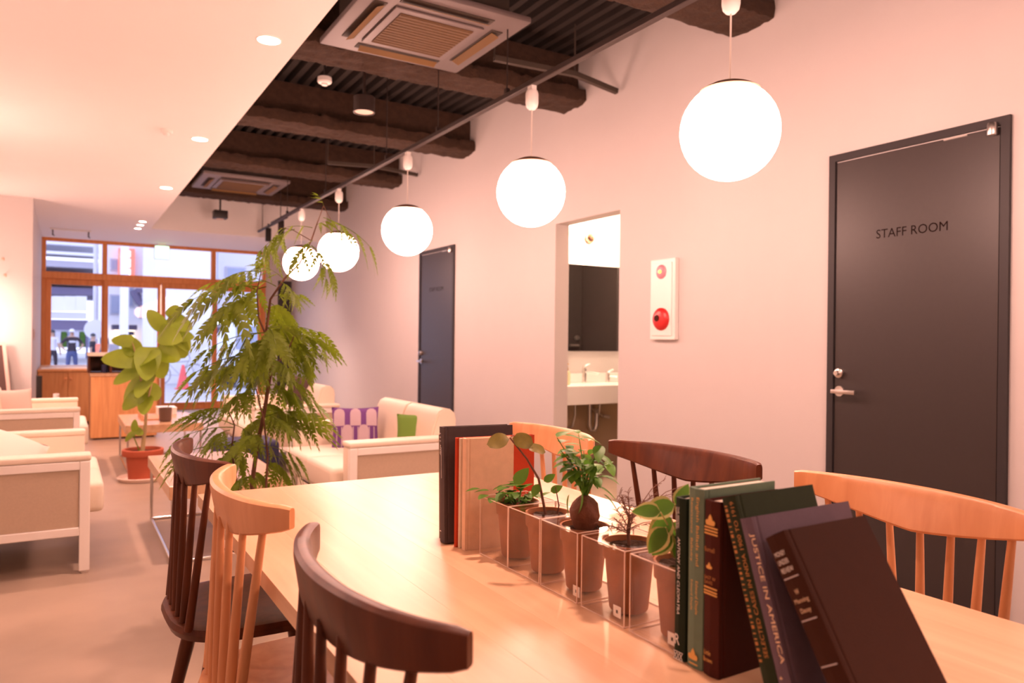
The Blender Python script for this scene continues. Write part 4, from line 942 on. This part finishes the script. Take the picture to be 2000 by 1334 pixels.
stem([TP(608, 470), TP(570, 448), TP(545, 445)], [.002, .0016, .001]); stem([TP(632, 402), TP(640, 418), TP(646, 428)], [.0015, .0012, .001])
def frond_mesh(seed, npair, blen):
    r = random.Random(seed); bm = new()
    arc = lambda u: Vector((u, .03*math.sin(3*u+seed), .30*u*(1-u)))
    tube(bm, [arc(i/8) for i in range(9)], [.014-.009*i/8 for i in range(9)], 4)
    for k in range(npair):
        u = .28+.70*k/(npair-1); p = arc(u)
        for s in (-1, 1):
            ln = blen*(.8+.45*math.sin(PI*(u-.1)))*r.uniform(.85, 1.15)
            d = Vector((.45+.5*u+r.uniform(-.15, .15), s*(.75-.35*u)+r.uniform(-.1, .1), -.32-.35*r.random())).normalized()
            side = d.cross(Vector((0, 0, 1))).normalized(); q = Matrix.Rotation(s*r.uniform(.3, .9), 3, d); side = q@side
            prev = p; m_ = 7
            for i in range(m_):      # paired leaflets along the pinna
                f0, f1 = i/m_, (i+1)/m_; a = p+d*ln*f0+Vector((0, 0, -.32*ln*f0*f0)); b = p+d*ln*f1+Vector((0, 0, -.32*ln*f1*f1))
                wd = ln*(.035+.125*math.sin(PI*min(1, f0+.22)))
                for sd in (-1, 1):
                    v = [bm.verts.new(a), bm.verts.new(a.lerp(b, .55)+side*sd*wd*.8+(b-a)*.1), bm.verts.new(b+side*sd*wd+(b-a)*.55), bm.verts.new(b)]
                    bm.faces.new(v)
    return me('frond', bm, 'leaf_ever')
FM = [frond_mesh(s, n, bl) for s, n, bl in ((1, 4, .60), (2, 5, .54), (3, 4, .66), (4, 5, .50))]
SP = [frond_mesh(s, 3, .55) for s in (8, 9)]
rng = random.Random(21)
FR = [  # base px -> tip px, depth offset of the tip
 (640, 428, 735, 500, 0, 's'), (632, 425, 690, 470, .05, 's'), (618, 440, 655, 440, -.1, 's'), (610, 445, 540, 455, 0, 's'), (575, 448, 500, 505, 0, 'f'), (560, 446, 510, 520, .12, 's'), (608, 470, 575, 520, -.1, 's'), (600, 490, 640, 560, 0, 's'), (610, 480, 655, 555, .1, 's'), (632, 402, 625, 398, 0, 's'),
 (555, 545, 490, 520, 0, 'f'), (540, 560, 440, 545, .1, 'f'), (510, 530, 420, 560, -.1, 'f'), (505, 560, 350, 600, .0, 'f'), (500, 565, 390, 560, .15, 'f'), (505, 575, 400, 640, -.15, 'f'), (520, 560, 455, 610, .2, 'f'), (530, 580, 590, 585, 0, 'f'), (545, 550, 580, 590, -.1, 'f'), (528, 590, 560, 640, .15, 'f'),
 (520, 640, 640, 660, 0, 'f'), (575, 655, 655, 690, .05, 'f'), (560, 690, 640, 700, -.1, 'f'), (575, 655, 600, 740, .1, 'f'), (520, 650, 430, 690, 0, 'f'), (520, 650, 380, 700, .1, 'f'), (525, 690, 350, 745, -.05, 'f'), (528, 710, 400, 740, .15, 'f'), (525, 660, 470, 720, -.2, 'f'), (530, 720, 480, 770, .1, 'f'), (528, 700, 570, 740, -.15, 'f'), (520, 640, 545, 690, -.2, 'f'), (515, 660, 500, 740, .2, 'f'), (530, 640, 580, 680, .2, 'f'),
 (528, 730, 610, 775, 0, 'f'), (525, 750, 580, 790, .1, 'f'), (522, 760, 630, 800, -.1, 'f'), (520, 770, 460, 800, .1, 'f'), (517, 800, 610, 845, 0, 'f'), (517, 810, 570, 850, -.15, 'f'), (515, 815, 620, 815, .1, 'f'),
 (500, 760, 440, 800, -.1, 'f'), (458, 830, 345, 820, .05, 'f'), (455, 835, 330, 870, 0, 'f'), (452, 870, 325, 905, .1, 'f'), (450, 840, 400, 880, -.1, 'f'), (445, 800, 370, 815, .1, 'f'), (460, 830, 500, 870, 0, 'f'), (455, 880, 420, 920, -.05, 'f'), (452, 870, 475, 925, .1, 'f'), (503, 868, 440, 870, .1, 'f'),
 (510, 850, 470, 880, -.15, 'f'), (505, 870, 590, 905, 0, 'f'), (523, 890, 600, 925, -.05, 'f'), (520, 900, 560, 940, .1, 'f'), (495, 930, 460, 955, -.1, 'f'), (492, 920, 520, 950, .1, 'f'), (515, 820, 480, 845, .2, 'f'), (517, 790, 555, 820, .2, 'f')]
for (x0, y0, x1, y1, dd, kd) in FR:
    a, b = TP(x0, y0), TP(x1, y1, dd); L_ = max((b-a).length*.82, .05); m_ = rng.choice(SP if kd == 's' else FM)
    if kd == 'f': L_ = max(L_, .12)
    put_leaf(m_, tree, a, b-a+Vector((0, 0, .02)), L_, 'frond', rng.uniform(-.25, .25))

# ---------------------------------------------------------------- umbrella fig in the terracotta pot
fb = Vector((.553, 6.62, 0)); fig = thing('umbrella_fig', 'young fig with big heart-shaped leaves in a terracotta pot', 'potted plant', fb)
bm = new(); lathe(bm, [(0, 0), (.165, 0), (.185, .03), (.178, .035), (.15, .012), (0, .012)], 36); obj('saucer', bm, 'saucer', fig, smooth=True)
bm = new(); lathe(bm, [(0, .013), (.105, .013), (.122, .20), (.148, .20), (.152, .21), (.152, .245), (.146, .25), (.132, .25), (.126, .22), (0, .22)], 40); obj('terracotta_pot', bm, 'terracotta', fig, smooth=True)
bm = new(); lathe(bm, [(0, .232), (.06, .23), (.128, .226)], 24); obj('soil', bm, 'soil', fig)
def FP(px, py, dy=0.): return ony(px, py, fb.y+dy)-fb
def fstem(pts, rad, m='bark_pale'): bm = new(); tube(bm, pts, rad, 8); obj('stem', bm, m, fig, smooth=True)
fstem([FP(278, 882), FP(284, 830), FP(286, 790), FP(278, 760), FP(272, 720), FP(265, 690), FP(258, 668)], [.017, .013, .011, .009, .008, .006, .004]); fstem([FP(286, 790), FP(298, 740), FP(310, 690), FP(325, 650), FP(330, 620)], [.009, .008, .007, .005, .004]); fstem([FP(274, 885), FP(262, 855), FP(266, 840)], [.005, .004, .003], 'leaf_ficus')
hm = [leaf_mesh('leaf', 'leaf_ficus', .22, .20, 'heart', .05, dr, 13) for dr in (.08, .25)]
for i, (x0, y0, x1, y1, dd) in enumerate([(268, 700, 205, 700, 0), (265, 690, 245, 655, .1), (275, 705, 305, 690, -.18), (290, 680, 285, 735, -.2), (270, 720, 225, 745, 0), (285, 740, 235, 775, .1), (290, 735, 270, 770, -.15), (282, 765, 240, 792, 0), (286, 775, 280, 805, -.1), (290, 760, 320, 775, .1),
        (310, 680, 345, 700, -.15), (320, 655, 375, 650, 0), (325, 645, 360, 620, .1), (318, 640, 290, 610, 0), (330, 620, 345, 600, -.1), (335, 640, 385, 680, .1), (330, 660, 360, 700, .15), (312, 650, 340, 660, -.2), (300, 690, 320, 735, .1), (258, 668, 220, 660, .05), (330, 622, 370, 640, -.1), (262, 845, 248, 855, 0), (266, 840, 282, 850, -.1), (264, 842, 262, 830, 0)]):
    a, b = FP(x0, y0), FP(x1, y1, dd); v = b-a; sc = max(.6, min(1.3, v.length*1.12/.22)) if y0 < 830 else .42
    put_leaf(hm[i % 2], fig, a, v, sc, 'leaf', rng.uniform(-.5, .5), upv=(-.45, -1.0, .45))
    st = Vector((min(max(a.x, -.08), .2), 0, a.z-.03)) if y0 > 830 else a+Vector((.02, .02, -.05)); bm = new(); tube(bm, [st, a], [.003, .002], 5); obj('leaf_stalk', bm, 'leaf_ficus', fig)
# ================================================================ the street outside
mat('asphalt', (.42, .42, .46), .85, var=.1, vscale=2); mat('pavement', (.62, .62, .66), .8, var=.06)
mat('bld_white', (.80, .80, .84), .8, var=.03, vscale=1.5); mat('bld_grey', (.48, .47, .55), .8, var=.05, vscale=1.5); mat('bld_lav', (.66, .66, .74), .8, var=.03, vscale=1.5)
mat('girder', (.16, .14, .24), .7); mat('dark_violet', (.07, .06, .11), .8); mat('win_glass', (.30, .34, .48), .15, var=.1)  # the dark violet serves the awning and clothes
mat('sign_red', (.80, .16, .12), .5, emis=(1, .22, .15), estr=.45); mat('sign_white', (.9, .88, .86), .5, emis=(1, .95, .9), estr=.6)
mat('shop_light', (1, .85, .6), .5, emis=(1, .72, .42), estr=2.2); mat('tube_light', (1, 1, 1), .5, emis=(.9, .95, 1), estr=3)
mat('skin', (.52, .32, .23), .6); mat('tshirt_dark', (.035, .025, .04), .8); mat('jeans', (.075, .10, .24), .8); mat('cap_white', (.8, .8, .82), .8); mat('shirt_white', (.75, .75, .8), .8); mat('shoe', (.05, .05, .06), .7)
mat('cone_red', (.75, .10, .10), .6); mat('rubber', (.03, .03, .035), .8); mat('van_white', (.72, .75, .82), .3); mat('bike_grey', (.35, .35, .4), .4, metal=.6)
GZ = -.35
bm = new(); box(bm, -25, 40, YW+.1, 15.2, -.2, -.06); struct('pavement', bm, 'pavement')
bm = new(); box(bm, -40, 60, 15.2, 75, GZ-.1, GZ); struct('street', bm, 'asphalt')
def bx(t, name, px0, px1, py0, py1, Y, dpt, m):
    a, b = ony(px0, py0, Y), ony(px1, py1, Y); bm = new(); box(bm, a.x, b.x, Y, Y+dpt, min(a.z, b.z), max(a.z, b.z)); return obj(name, bm, m, t, world=True)
# railway viaduct far down the street
t = thing('railway_viaduct', 'raised concrete viaduct with pale parapet crossing the street', 'viaduct', (-4, 50, GZ))
for (nm, y0, y1, Yo, dp, m) in (('upper_band', 440, 484, 52, 8, 'bld_lav'), ('parapet', 484, 502, 50, 2, 'bld_white'), ('girder', 502, 526, 50.5, 8, 'bld_grey'), ('soffit_band', 526, 556, 50.2, 8, 'bld_lav'), ('lower_girder', 556, 578, 50.6, 8, 'girder')): bx(t, nm, 0, 212, y0, y1, Yo, dp, m)
for px in (20, 200): bx(t, 'pier', px-6, px+6, 578, 672, 52, 3, 'girder')
t = thing('white_canopy', 'white hoarding panels in front of the dark underpass', 'hoarding', (-3, 45, GZ))
for k in range(5): bx(t, 'hoarding_panel', 60+22*k, 81.5+22*k, 578, 607, 45, .5, 'bld_white')
bx(t, 'lower_panel', 60, 169, 608, 623, 45.1, .5, 'bld_lav'); bx(t, 'support_wall', 60, 172, 623.5, 645, 45.2, .6, 'girder')
for px in (62, 170): bx(t, 'post', px-2, px+2, 645, 701, 45.2, .3, 'girder')
t = thing('underpass_wall', 'dim shuttered wall under the viaduct behind the pedestrian', 'wall', (-3, 48, GZ)); bx(t, 'wall_slab', 40, 215, 640, 679, 48, 1, 'bld_grey')
for k in range(9): bx(t, 'shutter_panel', 96+12*k, 106+12*k, 648, 678, 47.8, .15, ('win_glass', 'bld_lav', 'leaf_pep')[k % 3])
# buildings
def building(label, px0, px1, pytop, Y, dpt, m, wins, glassm='win_glass'):
    a, b = ony(px0, pytop, Y), ony(px1, pytop, Y); t = thing('street_building', label, 'building', ((a.x+b.x)/2, Y+dpt/2, GZ))
    bm = new(); box(bm, a.x, b.x, Y, Y+dpt, GZ, a.z+4); obj('facade', bm, m, t, world=True)
    for (x0, x1, y0, y1) in wins:
        p, q = ony(x0, y0, Y), ony(x1, y1, Y); bm = new(); box(bm, p.x, q.x, Y-.06, Y-.001, q.z, p.z); wn = obj('window', bm, 'bld_grey', t, world=True)
        bm = new(); box(bm, p.x+.06, q.x-.06, Y-.075, Y-.0605, q.z+.06, p.z-.06); obj('pane', bm, glassm, wn, world=True)
    return t
building('white street building with dark wall bracket and shop lights', 208, 300, 470, 34, 8, 'bld_white', [(215, 232, 505, 530), (250, 262, 560, 600), (214, 236, 575, 615)])
building('plain pale building without windows directly across the street', 302, 424, 470, 26, 4, 'bld_white', [])
building('pale lavender building with a shopfront canopy across the street', 426, 640, 470, 28, 8, 'bld_lav', [(440, 480, 520, 560), (490, 505, 640, 700)])
t = thing('shop_canopy', 'dark shopfront canopy with a bright tube lamp beneath', 'canopy', (3, 27, GZ)); bx(t, 'canopy_board', 424, 560, 607, 624, 26.5, 1.4, 'bld_grey'); bx(t, 'tube_lamp', 424, 452, 625, 633, 26.6, .1, 'tube_light'); bx(t, 'shop_dark', 424, 440, 640, 760, 27.8, .1, 'girder')
t = thing('food_stall', 'warmly lit food stall front with dark awning', 'stall', (0, 33, GZ)); bx(t, 'stall_glow', 224, 262, 645, 672, 33.4, .2, 'shop_light'); bx(t, 'awning', 220, 268, 634, 644, 32.8, 1, 'dark_violet'); bx(t, 'stall_counter', 214, 268, 672, 720, 33, .5, 'bld_grey'); bx(t, 'stall_board', 244, 262, 647, 655, 32.9, .1, 'navy')
t = thing('red_shop_sign', 'tall red vertical shop sign with white square characters', 'sign', (0, 33.6, 3)); bx(t, 'sign_board', 232, 263, 484, 540, 33.6, .3, 'sign_red'); bx(t, 'sign_bracket', 240, 256, 500, 504, 33.9, .095, 'bld_grey'); bx(t, 'sign_bracket', 240, 256, 528, 532, 33.9, .095, 'bld_grey')
for (y0, y1) in ((489, 502), (505, 522), (525, 540)):
    f = bx(t, 'character_block', 241, 255, y0, y1, 33.5, .09, 'sign_white'); 
    bx(t, 'character_stroke', 243, 251, y0+4, y0+5.5, 33.45, .04, 'sign_red'); bx(t, 'character_stroke', 246.2, 248, y0+3, y1-3, 33.44, .04, 'sign_red')
a = ony(243, 560, 25); t = thing('utility_pole', 'pale utility pole in front of the white street building', 'pole', (a.x, 25, GZ)); bm = new(); tube(bm, [(0, 0, 0), (0, 0, 7)], [.13, .10], 14); obj('pole', bm, 'bld_white', t, smooth=True); bm = new(); tube(bm, [(-.4, 0, 5.2), (.9, 0, 5.2)], .05, 8); obj('crossarm', bm, 'bld_grey', t)
a = ony(186, 600, 33); t = thing('sign_pole', 'thin street pole with round road sign by the underpass', 'pole', (a.x, 33, GZ)); bm = new(); tube(bm, [(0, 0, 0), (0, 0, 6)], .08, 10); obj('pole', bm, 'bld_lav', t); bm = new(); tube(bm, [(0, -.1, 1.75), (0, -.14, 1.75)], .38, 20); obj('sign_disc', bm, 'bld_white', t); bm = new(); tube(bm, [(.15, -.1, .95), (.15, -.14, .95)], .25, 20); obj('sign_disc', bm, 'sign_red', t)
t = thing('wall_bracket', 'dark angled cable bracket on the white street building', 'bracket', (1, 33.7, 3)); bm = new(); pts = [ony(x, y, 33.7) for x, y in ((262, 566), (272, 590), (285, 600), (276, 622))]; tube(bm, pts, [.18, .15, .2, .1], 6); obj('arm', bm, 'girder', t, world=True); bx(t, 'box', 266, 288, 563, 572, 33.5, .3, 'girder')
# van, cone, bicycle, planters
a, b = ony(424, 760, 23), ony(520, 640, 23); t = thing('white_van', 'white van with pale blue windows parked across the street', 'van', ((a.x+b.x)/2, 24, GZ)); L_ = (b.x-a.x)*1.3
bm = new(); prism(bm, [(-L_/2, .35), (-L_/2, 1.05), (-L_/2+.25, 1.25), (-L_/2+.75, 1.95), (-L_/2+1.1, 2.05), (L_/2, 2.05), (L_/2+.05, .35)], 'y', -.85, .85); bevel(bm, .05, 2); obj('van_body', bm, 'van_white', t, smooth=True)
obj('side_window', bbox(-L_/2+.75, L_/2-.2, -.875, -.85, 1.15, 1.85, .01, 1), 'win_glass', t)
for x in (-L_/2+.5, L_/2-.4): bm = new(); tube(bm, [(x, -.9, .33), (x, -.68, .33)], .33, 20); obj('wheel', bm, 'rubber', t, smooth=True)
a = onz(357, 760, GZ); t = thing('traffic_cone', 'pink-red traffic cone standing by the kerb', 'cone', a); bm = new(); lathe(bm, [(.17, .03), (.04, .68), (.03, .70), (0, .70)], 20); obj('cone_body', bm, 'cone_red', t, smooth=True); obj('cone_base', bbox(-.2, .2, -.2, .2, 0, .03, .005, 1), 'cone_red', t)
a = onz(345, 752, GZ); t = thing('parked_bicycle', 'parked city bicycle with thin wheels beside the traffic cone', 'bicycle', a)
def ringm(name, c, r, w_, m):
    bm = new(); n = 28; lathe(bm, [(r-w_, -w_), (r+w_, -w_), (r+w_, w_), (r-w_, w_)], n, close=True); bmesh.ops.rotate(bm, verts=bm.verts, cent=(0, 0, 0), matrix=Matrix.Rotation(PI/2, 3, 'X')); bmesh.ops.translate(bm, verts=bm.verts, vec=c); obj(name, bm, m, t)
ringm('wheel', (-.5, 0, .33), .32, .018, 'bike_grey'); ringm('wheel', (.5, 0, .33), .32, .018, 'bike_grey')
for pts in ([(-.5, 0, .33), (-.35, 0, .80), (.1, 0, .30), (-.5, 0, .33)], [(.1, 0, .30), (.38, 0, .82), (.5, 0, .33)], [(-.30, 0, .70), (.36, 0, .74)], [(.38, 0, .82), (.32, 0, .98), (.22, -.2, 1.0)]): bm = new(); tube(bm, pts, .016, 6); obj('frame_tube', bm, 'bike_grey', t)
bm = new(); lathe(bm, [(0, 0), (.09, .01), (.10, .03), (0, .05)], 12, (-.38, 0, .82)); obj('saddle', bm, 'rubber', t)
for i, (px, py) in enumerate(((398, 766), (418, 768))):
    a = onz(px, py, GZ); t = thing('white_planter', 'low rounded white planter on the far pavement', 'planter', a, 0, 'white planters across the street'); bm = new(); lathe(bm, [(0, 0), (.16, 0), (.22, .06), (.22, .14), (.16, .2), (0, .2)], 18); obj('planter_body', bm, 'shirt_white', t, smooth=True); bm = new(); lathe(bm, [(.13, .2), (.10, .23), (0, .24)], 12); obj('planter_soil', bm, 'leaf_pep', t)
a = ony(330, 697, 13.6); t = thing('orange_door_tag', 'small orange tag hanging behind the door glass', 'tag', ony(331, 700, YW-.075)); bm = new(); box(bm, -.032, .032, -.004, .004, 0, .16); bm2 = bevel(bm, .003, 1); obj('tag_body', bm2, 'ink_gold', t); bm = new(); tube(bm, [(0, 0, .16), (0, 0, .26)], .003, 5); obj('string', bm, 'ink_black', t)

# ---------------------------------------------------------------- people
def person(label, loc, rotz, shirt, legs, arms, h=1.70, cap=True, sleeve=1.22):
    k = h/1.70
    V = [(0, 0, .92), (0, 0, 1.10), (0, .01, 1.30), (0, .01, 1.42), (0, 0, 1.49), (0, -.01, 1.57), (0, -.01, 1.64)]
    R = [(.150, .10), (.135, .095), (.165, .11), (.13, .085), (.055, .055), (.075, .09), (.07, .085)]
    E = [(0, 1), (1, 2), (2, 3), (3, 4), (4, 5), (5, 6)]
    def add(v, r, p): V.append(v); R.append(r); E.append((p, len(V)-1)); return len(V)-1
    for s, a in zip((-1, 1), arms):
        p = add((s*.19, 0, 1.39), (.06, .06), 3); el = add(a[0], (.045, .045), p); wr = add(a[1], (.033, .033), el); hd = add(a[2], (.042, .022), wr)
        d = (Vector(a[2])-Vector(a[1])).normalized()
        for q in (-1, 0, 1): add(tuple(Vector(a[2])+d*.07+Vector((0, q*.022, 0))), (.010, .010), hd)
        p = add((s*.095, 0, .84), (.10, .10), 0); kn = add((s*.12, -.02, .48), (.065, .07), p); an = add((s*.14, .02, .09), (.045, .05), kn); add((s*.15, -.13, .035), (.042, .035), an)
    d = bpy.data.meshes.new('body'); d.from_pydata(V, E, []); o = bpy.data.objects.new('tmp', d); COL.objects.link(o)
    md = o.modifiers.new('s', 'SKIN'); sv = d.skin_vertices[0].data
    for i, r in enumerate(R): sv[i].radius = r
    sv[0].use_root = True; ss = o.modifiers.new('u', 'SUBSURF'); ss.levels = 2; ss.render_levels = 2
    bpy.context.view_layer.update(); e = bpy.data.meshes.new_from_object(o.evaluated_get(bpy.context.evaluated_depsgraph_get())); bpy.data.objects.remove(o)
    e.materials.clear()
    for m_ in ('skin', shirt, legs, 'shoe'): e.materials.append(MATS[m_])
    for p in e.polygons:
        z = p.center.z; x = abs(p.center.x); p.use_smooth = True
        p.material_index = 3 if z < .10 else 2 if z < .93 and x < .26 else 1 if z < 1.45 and (x < .2 or z > sleeve) else 0
    t = thing('person', label, 'person', loc, rotz); e.name = 'body'; b = obj('body', e, None, t); b.scale = (k, k, k)
    # face
    bm = new()
    for s in (-1, 1): lathe(bm, [(0, -.008), (.008, 0), (0, .008)], 8, (s*.03, -.096, 1.605))
    f = obj('eyes', bm, 'shoe', t); bm = new(); tube(bm, [(0, -.092, 1.605), (0, -.112, 1.575)], [.008, .014], 8); n_ = obj('nose', bm, 'skin', t, smooth=True); bm = new(); tube(bm, [(-.025, -.093, 1.55), (.025, -.093, 1.55)], .005, 6); mo = obj('mouth', bm, 'cone_red', t)
    bm = new(); lathe(bm, [(.088, 1.635), (.092, 1.66), (.08, 1.71), (.045, 1.74), (0, 1.75)], 20, (0, -.005, 0))
    if cap: box(bm, -.06, .06, -.17, -.08, 1.635, 1.648)
    c = obj('cap' if cap else 'hair', bm, 'cap_white' if cap else 'shoe', t, smooth=True)
    for q in (f, n_, mo, c): q.scale = (k, k, k)
    return t
akimbo = (((-.36, .03, 1.17), (-.24, -.06, 1.00), (-.19, -.09, .98)), ((.36, .03, 1.17), (.24, -.06, 1.00), (.19, -.09, .98)))
down = (((-.25, .02, 1.12), (-.27, -.05, .88), (-.27, -.07, .80)), ((.25, .02, 1.12), (.27, -.05, .88), (.27, -.07, .80)))
P = ony(140, 717, 31); p1 = person('pedestrian in white cap, printed dark T-shirt and jeans, hands near hips', (P.x, 31, GZ), .1, 'tshirt_dark', 'jeans', akimbo)
bm = new(); box(bm, -.10, .10, -.128, -.118, 1.25, 1.32); obj('shirt_print', bm, 'shirt_white', p1)
P = ony(102, 690, 34); person('pedestrian in a white shirt and dark trousers near the underpass', (P.x, 34, GZ), PI-.4, 'shirt_white', 'tshirt_dark', down, 1.68, False)
P = ony(181, 700, 29); person('pedestrian in dark clothes near the road sign pole', (P.x, 29, GZ), 1.3, 'tshirt_dark', 'tshirt_dark', down, 1.55, False)
P = ony(203, 700, 30); person('pedestrian in dark clothes walking behind the window mullion', (P.x, 30, GZ), -1.2, 'dark_violet', 'jeans', down, 1.72, False)
